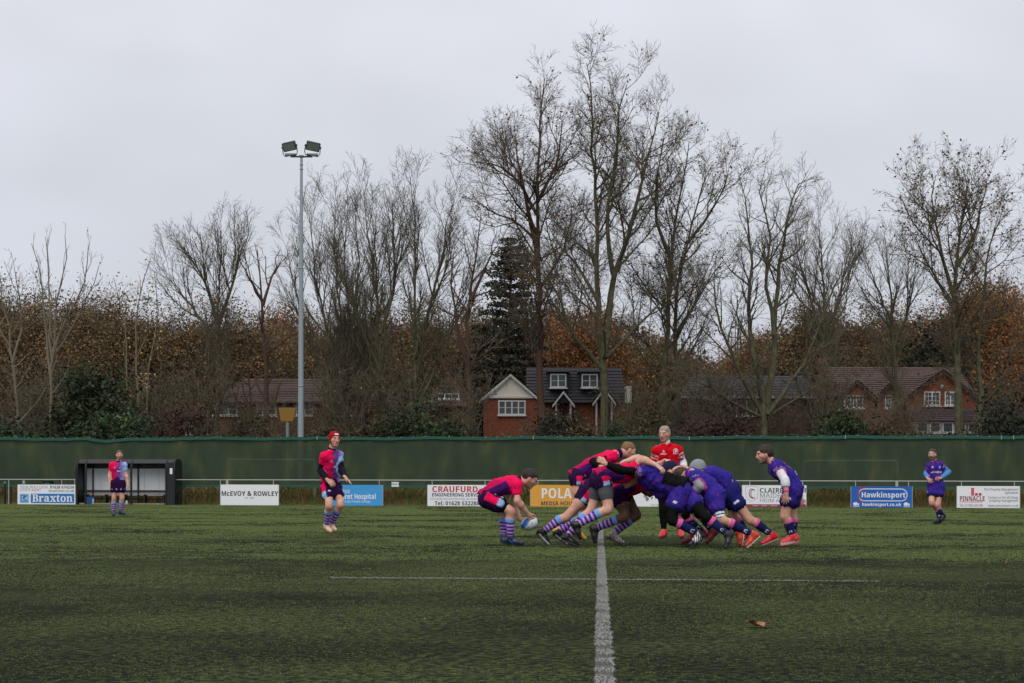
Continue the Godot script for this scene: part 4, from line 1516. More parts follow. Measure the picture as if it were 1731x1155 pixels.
func conifer(label: String, where: Vector3, height: float, radius: float, seed_: int, leaf_hue: Color) -> Node3D:
	var r := RandomNumberGenerator.new()
	r.seed = seed_
	var t := thing("conifer", label, "tree", where)
	var wood := Geo.new()
	var fol := Geo.new()
	fol.coloured = true
	wood.tube(PackedVector3Array([Vector3.ZERO, Vector3(0, height * 0.5, 0), Vector3(0, height, 0)]), PackedFloat32Array([0.3, 0.18, 0.03]), 8)
	var y := height * 0.12
	while y < height:
		var f := 1.0 - y / height
		var rad := radius * pow(f, 0.58) * r.randf_range(0.75, 1.15) + 0.15
		var n := 5 + int(f * 3)
		for k in n:
			var a := TAU * (k + r.randf() * 0.7) / n
			var dir := Vector3(cos(a), 0, sin(a))
			var l := rad * r.randf_range(0.6, 1.15)
			var tip := Vector3(0, y + 0.15 * l - 0.18 * l * f, 0) + dir * l
			var midp := Vector3(0, y + 0.12 * l, 0) + dir * l * 0.55
			wood.tube(PackedVector3Array([Vector3(0, y, 0), midp, tip]), PackedFloat32Array([0.05, 0.03, 0.01]), 4)
			for j in int(80 * l):
				var u := pow(r.randf(), 0.7)
				var p := Vector3(0, y, 0).lerp(midp, u * 2.0) if u < 0.5 else midp.lerp(tip, u * 2.0 - 1.0)
				var b := r.randf_range(0.5, 1.5)
				fol.tint = Color(leaf_hue.r * b, leaf_hue.g * b, leaf_hue.b * b)
				leaf_quad(fol, p + Vector3(r.randfn() * 0.26, -absf(r.randfn()) * 0.20, r.randfn() * 0.26), r.randf_range(0.06, 0.14), r)
		y += r.randf_range(0.38, 0.62)
	obj("trunk", wood.mesh(), mats["twig"], t)
	obj("crown", fol.mesh(), vmat("foliage", 0.8), t)
	return t


func build_trees() -> void:
	var bark := mat("bark", 255, 255, 255, 0.95)
	bark.albedo_texture = noise_tex(61, 0.03, 256, [0.0, 0.45, 0.7, 1.0], [rgb8(54, 50, 40), rgb8(78, 74, 56), rgb8(90, 92, 62), rgb8(112, 106, 84)], 5)
	bark.uv1_triplanar = true
	bark.uv1_scale = Vector3(0.8, 0.25, 0.8)
	mat("twig", 96, 88, 72, 0.95)
	var pale := mat("bark_pale", 112, 104, 88, 0.9)
	var pale_twig := mat("twig_pale", 104, 94, 82, 0.9)
	var russet := mat("bark_russet", 76, 54, 44, 0.95)
	var thin_opt := {"density": [2.0, 3.2, 4.4, 4.6, 0.0], "angle": [27.0, 30.0, 34.0, 38.0], "length": [4.4, 2.1, 1.0, 0.5], "up": [0.8, 0.5, 0.3, 0.1], "wobble": 0.055, "from": [0.25, 0.15, 0.1, 0.1, 0.0], "thick": [1.0, 0.055, 0.024, 0.011, 0.007]}
	# ---- the tall trees of the middle
	bare_tree("tall_tree", "tallest bare tree, forked low, rising straight above the scrum", 91.0, [
		{"way": [[1022, 735], [1021, 660], [1019, 600], [1010, 523], [1008, 420], [1006, 330], [1000, 240], [996, 150], [992, 84]], "r": 0.34, "tip": 0.03},
		{"way": [[1019, 600], [1030, 520], [1036, 455], [1052, 410], [1070, 350], [1088, 275], [1102, 215], [1112, 170]], "r": 0.27, "tip": 0.03, "deep": 2.5},
		{"way": [[1036, 455], [1026, 400], [1024, 340], [1040, 260], [1046, 180], [1056, 122]], "r": 0.17, "tip": 0.03, "deep": -2.0},
		{"way": [[1016, 618], [985, 580], [964, 548], [948, 500], [930, 465], [914, 440]], "r": 0.16, "tip": 0.03, "deep": -2.5},
		{"way": [[1009, 500], [985, 455], [958, 418], [938, 396], [928, 370]], "r": 0.13, "tip": 0.03, "deep": 2.0},
		{"way": [[1024, 600], [1062, 560], [1100, 520], [1132, 480], [1150, 440]], "r": 0.12, "tip": 0.03, "deep": 2.0}], {"leaves": 0.10, "density": [2.1, 3.6, 5.4, 6.0, 0.0]})
	bare_tree("tall_tree", "tall bare tree with ivy-brown trunk beside the conifer", 93.0, [
		{"way": [[921, 735], [914, 640], [912, 557], [909, 440], [906, 330], [910, 240], [914, 170], [919, 112]], "r": 0.33, "tip": 0.03},
		{"way": [[909, 425], [895, 360], [888, 310], [872, 260], [868, 215]], "r": 0.20, "tip": 0.03, "deep": 2.0},
		{"way": [[907, 350], [880, 300], [846, 265], [806, 258]], "r": 0.12, "tip": 0.03, "deep": -2.0},
		{"way": [[906, 330], [930, 280], [944, 230], [948, 190]], "r": 0.13, "tip": 0.03, "deep": -1.5},
		{"way": [[911, 480], [940, 430], [958, 380], [966, 330]], "r": 0.12, "tip": 0.03, "deep": 2.5},
		{"way": [[908, 400], [868, 360], [830, 345], [812, 330]], "r": 0.10, "tip": 0.03, "deep": 1.5}], {"leaves": 0.10, "bark": russet, "density": [2.1, 3.6, 5.4, 6.0, 0.0]})
	bare_tree("tall_tree", "tall bare tree with two close trunks right of the tallest one", 94.0, [
		{"way": [[1124, 735], [1124, 640], [1128, 540], [1133, 430], [1142, 350], [1156, 280], [1164, 222]], "r": 0.30, "tip": 0.03},
		{"way": [[1150, 735], [1146, 640], [1140, 540], [1146, 460], [1164, 390], [1182, 320], [1200, 262]], "r": 0.26, "tip": 0.03, "deep": 1.5},
		{"way": [[1133, 430], [1112, 370], [1104, 310], [1112, 256], [1120, 220]], "r": 0.15, "tip": 0.03, "deep": -1.5},
		{"way": [[1160, 400], [1190, 360], [1214, 320], [1226, 280]], "r": 0.13, "tip": 0.03, "deep": -2.0},
		{"way": [[1141, 560], [1166, 520], [1196, 470], [1218, 430]], "r": 0.11, "tip": 0.03, "deep": 2.0}], {"leaves": 0.12})
	bare_tree("spreading_tree", "wide many-stemmed bare tree with stems fanning from a short bole", 90.0, [
		{"way": [[1292, 735], [1290, 690], [1274, 600], [1266, 500], [1268, 400], [1258, 330], [1250, 282]], "r": 0.30},
		{"way": [[1294, 700], [1306, 600], [1310, 500], [1320, 410], [1336, 330], [1350, 292], [1376, 284]], "r": 0.26, "deep": 2.0},
		{"way": [[1290, 700], [1256, 640], [1222, 560], [1206, 480], [1214, 420]], "r": 0.18, "deep": -2.0},
		{"way": [[1296, 700], [1340, 640], [1372, 580], [1392, 520], [1408, 480]], "r": 0.17, "deep": 2.5},
		{"way": [[1308, 560], [1296, 450], [1300, 370], [1282, 310], [1290, 268]], "r": 0.15, "deep": -1.5},
		{"way": [[1288, 705], [1240, 680], [1196, 650], [1150, 632]], "r": 0.12, "deep": -3.0},
		{"way": [[1296, 705], [1350, 670], [1400, 640], [1440, 620]], "r": 0.11, "deep": 3.0}], {"density": [2.0, 3.0, 4.4, 4.8, 0.0], "length": [3.6, 1.9, 1.0, 0.5]})
	bare_tree("twiggy_tree", "dense fine-twigged bare tree behind the wide many-stemmed one", 112.0, [
		{"way": [[1396, 735], [1396, 600], [1392, 500], [1388, 430], [1384, 360]], "r": 0.36},
		{"way": [[1396, 600], [1416, 500], [1430, 430], [1440, 400]], "r": 0.18, "deep": 1.5},
		{"way": [[1396, 580], [1370, 500], [1352, 430], [1344, 392]], "r": 0.18, "deep": -1.5}], {"density": [2.4, 2.8, 3.6, 3.4, 0.0], "angle": [34.0, 32.0, 34.0, 36.0], "length": [5.4, 2.4, 1.2, 0.6], "up": [1.2, 0.7, 0.3, 0.1]})
	bare_tree("tall_tree", "tall bare tree with forked crown at the right beside the red brick house", 92.0, [
		{"way": [[1621, 735], [1620, 640], [1614, 540], [1616, 450], [1624, 370], [1632, 310], [1628, 260]], "r": 0.36},
		{"way": [[1658, 735], [1656, 650], [1658, 540], [1664, 450], [1680, 380], [1696, 330]], "r": 0.24, "deep": 2.5},
		{"way": [[1614, 500], [1594, 430], [1580, 370], [1574, 310], [1580, 280]], "r": 0.16, "deep": -2.0},
		{"way": [[1618, 440], [1646, 380], [1660, 320], [1668, 290]], "r": 0.14, "deep": -1.5},
		{"way": [[1614, 520], [1574, 450], [1550, 400], [1540, 380]], "r": 0.12, "deep": 2.0}], {"leaves": 0.35, "leaf_tint": col(112, 80, 46)})
	bare_tree("slender_tree", "slender bare tree between the gabled house and the tall right tree", 96.0, [
		{"way": [[1520, 735], [1516, 640], [1508, 540], [1504, 470], [1496, 392]], "r": 0.24},
		{"way": [[1512, 580], [1536, 510], [1544, 460], [1548, 430]], "r": 0.12, "deep": 1.5},
		{"way": [[1508, 540], [1482, 480], [1470, 440]], "r": 0.10, "deep": -1.5}], thin_opt)
	# ---- the left groups
	bare_tree("fan_tree", "bare tree with fan of straight limbs left of the floodlight mast", 95.0, [
		{"way": [[367, 735], [368, 640], [369, 540], [370, 460], [372, 378]], "r": 0.22},
		{"way": [[369, 550], [352, 480], [326, 430], [298, 408]], "r": 0.15, "deep": -1.5},
		{"way": [[369, 540], [392, 470], [406, 420], [414, 392]], "r": 0.15, "deep": 1.5},
		{"way": [[369, 570], [330, 520], [300, 480], [284, 450]], "r": 0.12, "deep": 2.0}], thin_opt)
	bare_tree("russet_tree", "bare tree with red-brown creeper trunk just left of the mast", 93.0, [
		{"way": [[452, 735], [448, 650], [444, 560], [442, 500], [436, 440], [430, 398]], "r": 0.30},
		{"way": [[436, 735], [424, 680], [416, 600], [410, 560]], "r": 0.18, "deep": -1.0},
		{"way": [[443, 510], [462, 450], [470, 410]], "r": 0.12, "deep": 1.5},
		{"way": [[442, 500], [414, 450], [402, 420]], "r": 0.11, "deep": -1.5}], {"bark": russet, "density": [1.4, 2.3, 3.3, 4.0, 0.0], "up": [1.0, 0.6, 0.3, 0.1], "length": [3.4, 1.7, 0.9, 0.5]})
	bare_tree("clump_tree", "clump of many upright bare stems just right of the mast", 94.0, [
		{"way": [[588, 735], [584, 640], [576, 540], [566, 430], [560, 330]], "r": 0.19},
		{"way": [[575, 735], [566, 640], [548, 540], [530, 440], [520, 350]], "r": 0.2, "deep": 1.0},
		{"way": [[598, 735], [600, 640], [598, 540], [604, 440], [598, 350]], "r": 0.2, "deep": -1.0},
		{"way": [[566, 735], [546, 640], [520, 560], [498, 480], [486, 410]], "r": 0.17, "deep": 2.0},
		{"way": [[606, 735], [614, 640], [626, 540], [634, 440], [628, 350]], "r": 0.17, "deep": -2.0},
		{"way": [[582, 735], [592, 600], [584, 480], [580, 400], [586, 335]], "r": 0.15, "deep": 3.0}], thin_opt)
	bare_tree("clump_tree", "pair of tall upright bare trees midway between mast and conifer", 92.0, [
		{"way": [[700, 735], [702, 640], [700, 540], [702, 430], [698, 350], [694, 284]], "r": 0.22},
		{"way": [[646, 735], [642, 640], [640, 540], [628, 440], [618, 360], [614, 306]], "r": 0.2, "deep": 1.0},
		{"way": [[701, 600], [724, 520], [742, 440], [756, 370], [762, 330]], "r": 0.15, "deep": -2.0},
		{"way": [[641, 560], [664, 480], [668, 400], [660, 330]], "r": 0.15, "deep": 2.0},
		{"way": [[702, 690], [740, 610], [764, 540], [776, 480], [784, 440]], "r": 0.13, "deep": 2.0},
		{"way": [[641, 620], [606, 540], [586, 470]], "r": 0.12, "deep": -2.0}], thin_opt)
	bare_tree("russet_tree", "bare tree with creeper-red trunk left of the cream gable", 91.0, [
		{"way": [[798, 735], [794, 650], [790, 560], [796, 470], [806, 400], [812, 345]], "r": 0.30},
		{"way": [[792, 620], [770, 540], [762, 460], [768, 400]], "r": 0.14, "deep": -1.5},
		{"way": [[795, 500], [826, 430], [838, 380]], "r": 0.13, "deep": 1.5},
		{"way": [[794, 680], [762, 640], [740, 590], [728, 560]], "r": 0.10, "deep": 2.0}], {"bark": russet, "density": [1.4, 2.2, 3.3, 4.0, 0.0], "length": [3.8, 1.9, 1.0, 0.5]})
	bare_tree("birch_tree", "pale thin-stemmed bare tree fanning upward at the left edge", 88.0, [
		{"way": [[88, 735], [86, 660], [88, 590], [96, 500], [108, 430], [108, 386]], "r": 0.16, "tip": 0.02},
		{"way": [[86, 640], [76, 560], [70, 470], [52, 400]], "r": 0.10, "tip": 0.02, "deep": 1.0},
		{"way": [[88, 590], [112, 530], [140, 470], [146, 400]], "r": 0.09, "tip": 0.02, "deep": -1.0},
		{"way": [[87, 600], [84, 500], [80, 430], [74, 388]], "r": 0.08, "tip": 0.02, "deep": 1.5},
		{"way": [[88, 600], [124, 540], [150, 490], [166, 440]], "r": 0.07, "tip": 0.02, "deep": -1.5}], {"bark": pale, "twig": pale_twig, "density": [1.2, 1.6, 2.4, 2.0, 0.0], "length": [2.4, 1.2, 0.6, 0.3], "angle": [26.0, 30.0, 34.0, 36.0], "up": [1.0, 0.6, 0.3, 0.1]})
	bare_tree("birch_tree", "thin pale bare saplings rising above the yellow-leaved bush", 90.0, [
		{"way": [[236, 735], [232, 640], [230, 550], [236, 480], [254, 428]], "r": 0.12, "tip": 0.02},
		{"way": [[222, 735], [214, 640], [208, 540], [192, 460]], "r": 0.10, "tip": 0.02, "deep": 1.0},
		{"way": [[246, 735], [250, 640], [262, 540], [258, 450]], "r": 0.10, "tip": 0.02, "deep": -1.0}], {"bark": pale, "twig": pale_twig, "leaves": 0.5, "leaf_tint": col(206, 168, 76), "density": [0.9, 1.6, 2.2, 2.0, 0.0], "length": [2.4, 1.2, 0.6, 0.3], "angle": [26.0, 30.0, 34.0, 36.0], "up": [1.0, 0.6, 0.3, 0.1]})
	bare_tree("birch_tree", "leaning pale bare tree cut by the left picture edge", 89.0, [
		{"way": [[40, 735], [26, 660], [16, 580], [4, 500], [-6, 430]], "r": 0.16, "tip": 0.02},
		{"way": [[20, 610], [34, 540], [30, 480], [20, 440]], "r": 0.09, "tip": 0.02, "deep": 1.0},
		{"way": [[16, 580], [-14, 520], [-30, 470]], "r": 0.08, "tip": 0.02, "deep": -1.0}], {"bark": pale, "twig": mats["twig"], "density": [1.4, 2.0, 3.0, 3.4, 0.0], "length": [2.8, 1.4, 0.8, 0.4]})
	# ---- evergreens
	var foliage := vmat("foliage", 0.8)
	foliage.backlight_enabled = true
	foliage.backlight = Color(0.06, 0.08, 0.03)
	conifer("broad dark conifer standing between the two ivy trunks", on_ground(862.0, 109.0), at(862.0, 398.0, 109.0).y, 4.6, 5, col(52, 52, 40))
	leafy("ivy_tree", "tall dark ivy-covered tree behind the slender right tree", "tree", on_ground(1592.0, 108.0), Vector3(3.6, 8.4, 3.2), 9000, 60, 0.14, [col(34, 42, 26), col(44, 52, 30), col(30, 34, 22)], 12, 3.4, foliage)
	# ---- shrubs just behind the net
	var lush := [col(46, 64, 32), col(58, 78, 40), col(38, 50, 28)]
	var brush := [col(74, 62, 36), col(58, 56, 32), col(86, 64, 36), col(50, 44, 28)]
	var glossy := [col(56, 80, 44), col(78, 104, 60), col(44, 60, 36)]
	leafy("yew_tree", "dark pointed evergreen behind the dugout", "tree", on_ground(150.0, 88.5), Vector3(4.2, 7.0, 3.4), 11000, 60, 0.11, [col(40, 54, 26), col(50, 64, 30), col(34, 42, 24)], 21, 0.5, foliage)
	leafy("laurel_bush", "glossy green bush right of the dark evergreen behind the dugout", "bush", on_ground(208.0, 86.5), Vector3(4.2, 5.2, 2.4), 6000, 44, 0.11, glossy, 22, 0.0, foliage)
	leafy("laurel_bush", "green bush at the left edge above the net", "bush", on_ground(22.0, 87.0), Vector3(4.0, 4.4, 2.4), 5000, 40, 0.11, glossy, 23, 0.0, foliage)
	leafy("holly_tree", "big dark holly at the right edge above the net", "tree", on_ground(1692.0, 88.0), Vector3(3.8, 4.6, 3.0), 9000, 56, 0.10, [col(24, 32, 24), col(32, 42, 28), col(40, 46, 30)], 24, 0.8, foliage)
	leafy("garden_conifer", "small dense green cypress beside the tallest tree's trunk", "tree", on_ground(1042.0, 89.0), Vector3(1.5, 3.9, 1.5), 5000, 40, 0.08, [col(34, 54, 30), col(44, 66, 36)], 25, 0.6, foliage)
	leafy("lime_bush", "bright lime green bush beneath the wide many-stemmed tree", "bush", on_ground(1352.0, 87.5), Vector3(2.3, 3.6, 1.8), 3600, 36, 0.09, [col(96, 120, 36), col(80, 104, 34), col(112, 130, 50)], 26, 0.0, foliage)
	leafy("laurel_bush", "dark laurel bank between the bare pair and the cream gable", "bush", on_ground(712.0, 87.5), Vector3(5.0, 5.0, 2.4), 8000, 56, 0.11, lush, 27, 0.0, foliage)
	leafy("dark_bush", "dark bush in front of the mansard house", "bush", on_ground(944.0, 88.0), Vector3(2.8, 5.4, 2.0), 6000, 44, 0.09, [col(30, 34, 24), col(38, 42, 26)], 28, 0.0, foliage)
	leafy("dark_bush", "olive bush right of the cypress below the twin-trunked tree", "bush", on_ground(1090.0, 88.0), Vector3(3.4, 4.6, 2.0), 5000, 40, 0.10, brush, 29, 0.0, foliage)
	leafy("dark_bush", "dark green bush right of the lime green one", "bush", on_ground(1395.0, 89.0), Vector3(2.8, 5.4, 2.2), 6000, 44, 0.10, [col(34, 46, 26), col(44, 54, 30)], 30, 0.0, foliage)
	leafy("dark_bush", "brown-green bush before the three-gabled house", "bush", on_ground(1462.0, 88.0), Vector3(3.4, 4.4, 2.0), 5000, 40, 0.10, brush, 31, 0.0, foliage)
	leafy("dark_bush", "brown bramble bush below the cream gable", "bush", on_ground(858.0, 86.5), Vector3(4.6, 3.5, 1.8), 6000, 40, 0.09, [col(64, 66, 36), col(80, 78, 40), col(52, 50, 32)], 32, 0.0, foliage)
	leafy("dark_bush", "tangled brown bush left of the mast below the brick house", "bush", on_ground(400.0, 87.0), Vector3(3.6, 4.5, 2.0), 4000, 40, 0.09, brush, 33, 0.0, foliage)
	leafy("dark_bush", "red-brown shrub left of the fan-limbed tree", "bush", on_ground(305.0, 88.0), Vector3(3.0, 5.2, 2.0), 4600, 50, 0.09, [col(74, 44, 36), col(60, 38, 32), col(84, 56, 40)], 34, 0.0, foliage)
	leafy("dark_bush", "plum-brown hedge below the grey tiled roof", "bush", on_ground(1215.0, 88.0), Vector3(5.0, 5.0, 2.0), 7000, 56, 0.09, [col(64, 40, 40), col(52, 34, 34), col(74, 52, 40)], 35, 0.0, foliage)
	leafy("dark_bush", "thin brown brush right of the gabled house wall", "bush", on_ground(1560.0, 87.0), Vector3(4.4, 4.0, 1.8), 3600, 40, 0.09, brush, 36, 0.0, foliage)
	leafy("dark_bush", "dense brush between the clump and the bare pair", "bush", on_ground(610.0, 88.0), Vector3(3.8, 4.6, 2.0), 5000, 44, 0.09, brush, 37, 0.0, foliage)
	leafy("dark_bush", "low brush right of the mast foot", "bush", on_ground(535.0, 87.0), Vector3(3.0, 4.0, 1.8), 3600, 36, 0.09, brush, 38, 0.0, foliage)
	leafy("dark_bush", "olive bush under the two small gables of the right house", "bush", on_ground(1498.0, 87.0), Vector3(3.0, 4.8, 1.8), 5000, 44, 0.09, brush, 39, 0.0, foliage)
	leafy("laurel_bush", "dark laurel below the chimney of the right house", "bush", on_ground(1428.0, 86.5), Vector3(2.6, 4.9, 1.8), 5000, 40, 0.10, lush, 40, 0.0, foliage)
	leafy("dark_bush", "brown brush left of the cypress before the mansard house", "bush", on_ground(990.0, 87.0), Vector3(2.8, 4.4, 1.8), 4600, 40, 0.09, brush, 41, 0.0, foliage)
	# ---- bare thickets between the net and the houses
	var tangle := {"levels": 3, "fat": 1.7, "density": [2.6, 3.4, 4.2, 0.0, 0.0], "length": [1.9, 1.0, 0.55, 0.4], "angle": [40.0, 44.0, 44.0, 40.0], "up": [0.5, 0.3, 0.1, 0.0], "wobble": 0.2, "from": [0.08, 0.1, 0.1, 0.1, 0.0], "thick": [1.0, 0.03, 0.014, 0.009, 0.008], "leaves": 0.16, "leaf_tint": col(96, 72, 48), "bark": mats["twig"], "group": "bare thickets behind the net"}
	var thickets := []
	for k in 3:
		var st := []
		for j in 9:
			var x0 := 20.0 * (j - 4.0) / 4.0 * 0.5
			var lean := 46.0 * (j - 4.0) / 4.0 + 9.0 * sin(j * 3.1 + k)
			st.append({"way": [[866.0 + x0, 735.0], [866.0 + x0 + lean * 0.3, 690.0], [866.0 + x0 + lean * 0.75, 640.0 + 8.0 * sin(j * 2.0 + k)], [866.0 + x0 + lean, 600.0 + 26.0 * absf(sin(j * 1.7 + k * 2.0))]], "r": 0.06, "tip": 0.01, "deep": 2.4 * sin(j * 2.3 + k)})
		tangle["seeded"] = k
		thickets.append(bare_tree("bare_thicket", "tangled bare brown thicket rising behind the net" + ["", " ", "  "][k], 90.0, st, tangle))
		thickets[k].set_meta("label", "tangled bare brown thicket rising behind the net")
		thickets[k].set_meta("category", "thicket")
		thickets[k].position = on_ground([1180.0, 330.0, 560.0][k], 91.0)
	var gaps := [[10, 0.9], [58, 1.0], [108, 1.1], [255, 1.05], [290, 0.95], [350, 0.8], [412, 0.72], [474, 0.7], [536, 0.85], [600, 1.0], [648, 0.95], [690, 1.0], [742, 1.1], [780, 0.9], [926, 0.62], [975, 0.5], [1034, 0.6], [1085, 0.85], [1122, 0.95], [1235, 1.0], [1300, 0.85], [1340, 0.9], [1398, 1.05], [1430, 0.8], [1478, 0.8], [1528, 0.8], [1560, 0.6], [1645, 0.8], [1690, 1.0], [1728, 1.0], [395, 0.85], [440, 0.8], [500, 0.8], [640, 0.95], [705, 0.95], [908, 0.7], [1012, 0.62], [1060, 0.85], [1160, 1.0], [1200, 1.0], [1260, 0.9], [1320, 0.95], [1375, 0.95], [1415, 0.95], [1455, 0.85], [1505, 0.85], [1545, 0.8], [1612, 0.62]]
	for k in gaps.size():
		copy(thickets[k % 3], "tangled bare brown thicket rising behind the net", on_ground(gaps[k][0], 89.5 + fmod(k * 3.7, 8.0)), k * 1.9, Vector3(gaps[k][1], gaps[k][1] * (0.95 + 0.1 * sin(k * 2.1)), gaps[k][1]), "bare thickets behind the net")
	# ---- autumn trees behind the houses
	var rust := [col(164, 104, 42), col(142, 90, 46), col(124, 84, 50)]
	var umber := [col(128, 104, 72), col(112, 92, 62), col(142, 110, 70), col(100, 88, 58)]
	var proto := []
	for k in 3:
		var lb: String = ["orange-brown autumn tree behind the central houses", "dull brown autumn tree behind the dugout", "dense umber autumn tree behind the gabled house"][k]
		var where := on_ground([985.0, 190.0, 1470.0][k], [118.0, 112.0, 122.0][k])
		var o := leafy("autumn_tree", lb, "tree", where, Vector3(8.0, 9.0, 6.0), 34000, 220, 0.085, [rust, umber, umber][k], 70 + k, 4.2, vmat("autumn_leaf", 0.85))
		o.set_meta("group", "autumn trees behind the houses")
		proto.append(o)
	var spots := [[60, 118, 1, 1.0, "umber autumn tree at the far left behind the pale tree"], [290, 116, 2, 0.95, "brown autumn tree behind the red-brown shrub"], [130, 128, 1, 1.08, "dull brown autumn tree between the pale tree and saplings"], [250, 124, 0, 0.92, "rust autumn tree behind the saplings"],
		[400, 120, 2, 1.0, "umber tree behind the roof left of the mast"], [480, 128, 0, 1.06, "orange autumn tree behind the mast"], [560, 122, 2, 0.95, "umber tree behind the clump of stems"], [640, 126, 0, 1.0, "rust tree behind the bare pair"], [720, 118, 2, 0.98, "umber tree left of the conifer"],
		[790, 126, 1, 1.05, "dull brown tree behind the creeper-red trunk"], [930, 132, 0, 1.08, "golden rust tree right of the conifer"], [1060, 128, 1, 0.92, "brown tree right of the tallest trunk"], [1130, 124, 2, 0.85, "umber tree below the twin trunks"], [1200, 130, 1, 0.74, "low brown tree in the sky gap"],
		[1270, 122, 0, 0.86, "rust tree behind the wide many-stemmed tree"], [1340, 120, 2, 0.95, "umber tree behind the grey tiled roof"], [1410, 118, 1, 1.0, "brown tree behind the chimney"], [1540, 122, 1, 1.0, "brown tree behind the large gable"], [1650, 118, 0, 1.12, "bright rust tree behind the tall right tree"], [1720, 124, 0, 1.15, "rust tree at the right edge"], [-10, 124, 2, 1.15, "umber tree at the left edge"]]
	for s in spots:
		var o := copy(proto[s[2]], s[4], on_ground(s[0], s[1]), s[0] * 0.37, Vector3(s[3], s[3] * 1.02, s[3]))
	# ---- far wood closing the view
	var far := Geo.new()
	far.coloured = true
	var fr := RandomNumberGenerator.new()
	fr.seed = 88
	var ridge := FastNoiseLite.new()
	ridge.seed = 6
	ridge.frequency = 0.03
	for k in 60000:
		var x := fr.randf_range(-72.0, 72.0)
		var d := fr.randf_range(150.0, 172.0)
		var top := 14.5 + 3.0 * ridge.get_noise_1d(x) + 1.4 * ridge.get_noise_1d(x * 5.0)
		top -= 3.2 * exp(-pow((x - 17.5) / 5.0, 2.0))
		var y := 3.0 + (top - 3.0) * pow(fr.randf(), 0.7)
		var b := fr.randf_range(0.6, 1.3)
		var hue := ridge.get_noise_2d(x * 2.0, y * 3.0)
		var c := col(108, 88, 62).lerp(col(150, 102, 52), clampf(hue * 2.0, 0.0, 1.0)).lerp(col(56, 54, 38), clampf(-hue * 2.0, 0.0, 1.0))
		far.tint = Color(c.r * b, c.g * b, c.b * b)
		leaf_quad(far, Vector3(x, y, -d), fr.randf_range(0.16, 0.34), fr)
	for k in 240:
		var x := fr.randf_range(-70.0, 70.0)
		var d := fr.randf_range(150.0, 170.0)
		far.tint = col(60, 52, 42)
		far.tube(PackedVector3Array([Vector3(x, 0, -d), Vector3(x + fr.randfn() * 0.5, 13.0 + fr.randf() * 3.0, -d)]), PackedFloat32Array([0.22, 0.03]), 4)
	var fo := obj("distant_wood", far.mesh(), vmat("autumn_leaf"))
	fo.set_meta("kind", "stuff")
	tag(fo, "brown distant wood closing the view behind the houses", "wood")


# ---------------------------------------------------------------- people
var PINK := col(234, 16, 86)
var CRIMSON := col(186, 16, 82)
var PURPLE := col(72, 28, 98)
var PLUM := col(44, 18, 60)
var LILAC := col(168, 132, 214)
var SKY_BLUE := col(150, 190, 238)
var ROYAL := col(50, 42, 138)
var MAGENTA := col(138, 40, 124)
var NAVY := col(30, 34, 84)
var ROSE := col(222, 98, 160)
var BLACK := col(15, 15, 19)
var WHITE_CLOTH := col(225, 225, 230)


func shape(caps: Array, cell: float, blend: float, paint: Callable, fold: float, shift: Vector3, g: Geo = null) -> Geo:
	var lo := Vector3.ONE * 1e9
	var hi := -lo
	for c in caps:
		var r: float = maxf(c[2], c[3]) + 0.02
		lo = lo.min((c[0] as Vector3).min(c[1]) - Vector3.ONE * r)
		hi = hi.max((c[0] as Vector3).max(c[1]) + Vector3.ONE * r)
	var f := Field.new(lo, hi, cell, blend)
	for c in caps:
		f.cap(c[0], c[1], c[2], c[3], c.size() > 4 and c[4], c.size() > 5 and c[5])
	if g == null:
		g = Geo.new()
		g.coloured = true
	f.build(g, paint, fold, fold_noise, shift)
	return g


func torso(J: Dictionary, more: float, hem: bool, drop := 0.0) -> Array:
	var rs: Vector3 = (J.sr - J.sl).normalized()
	var rh: Vector3 = (J.hr - J.hl).normalized()
	var rm := (rs + rh).normalized()
	var chest: Vector3 = J.nk.lerp(J.pl, 0.27)
	var waist: Vector3 = J.nk.lerp(J.pl, 0.66) + J.bend
	var low: Vector3 = J.pl + (J.pl - J.nk).normalized() * drop
	var w: float = J.bulk
	var caps := []
	for s in [-1.0, 1.0]:
		caps.append([chest + rs * (s * 0.085 * w), waist + rm * (s * 0.066 * w), 0.113 * w + more, 0.103 * w + more])
		caps.append([waist + rm * (s * 0.066 * w), low + rh * (s * 0.075 * w), 0.103 * w + more, 0.112 * w + more, false, hem])
		caps.append([J.nk + (chest - J.nk) * 0.25, J.sr if s > 0 else J.sl, 0.056 + more * 0.5, 0.050 + more])
		caps.append([chest + rs * (s * 0.08), J.sr if s > 0 else J.sl, 0.085 + more, 0.052 + more])
	return caps


func arm(J: Dictionary, side: String, more: float, from: float, to: float) -> Array:     # 0 shoulder, 1 elbow, 2 wrist
	var a: Vector3 = J["s" + side]
	var b: Vector3 = J["e" + side]
	var c: Vector3 = J["w" + side]
	var caps := []
	if from < 1.0:
		var e := minf(to, 1.0)
		caps.append([a.lerp(b, from), a.lerp(b, e), lerpf(0.053, 0.041, from) + more, lerpf(0.053, 0.041, e) + more, from > 0.0, to <= 1.0])
	if to > 1.0:
		var s := maxf(from, 1.0) - 1.0
		var e := to - 1.0
		var belly := b.lerp(c, 0.28)
		if e > 0.28 and s < 0.28:
			caps.append([b.lerp(c, s), belly, 0.044 + more, 0.047 + more, s > 0.0, false])
			caps.append([belly, b.lerp(c, e), 0.047 + more, lerpf(0.047, 0.030, (e - 0.28) / 0.72) + more, false, e < 1.0])
		else:
			caps.append([b.lerp(c, s), b.lerp(c, e), lerpf(0.046, 0.03, s) + more, lerpf(0.046, 0.03, e) + more, s > 0.0, e < 1.0])
	return caps


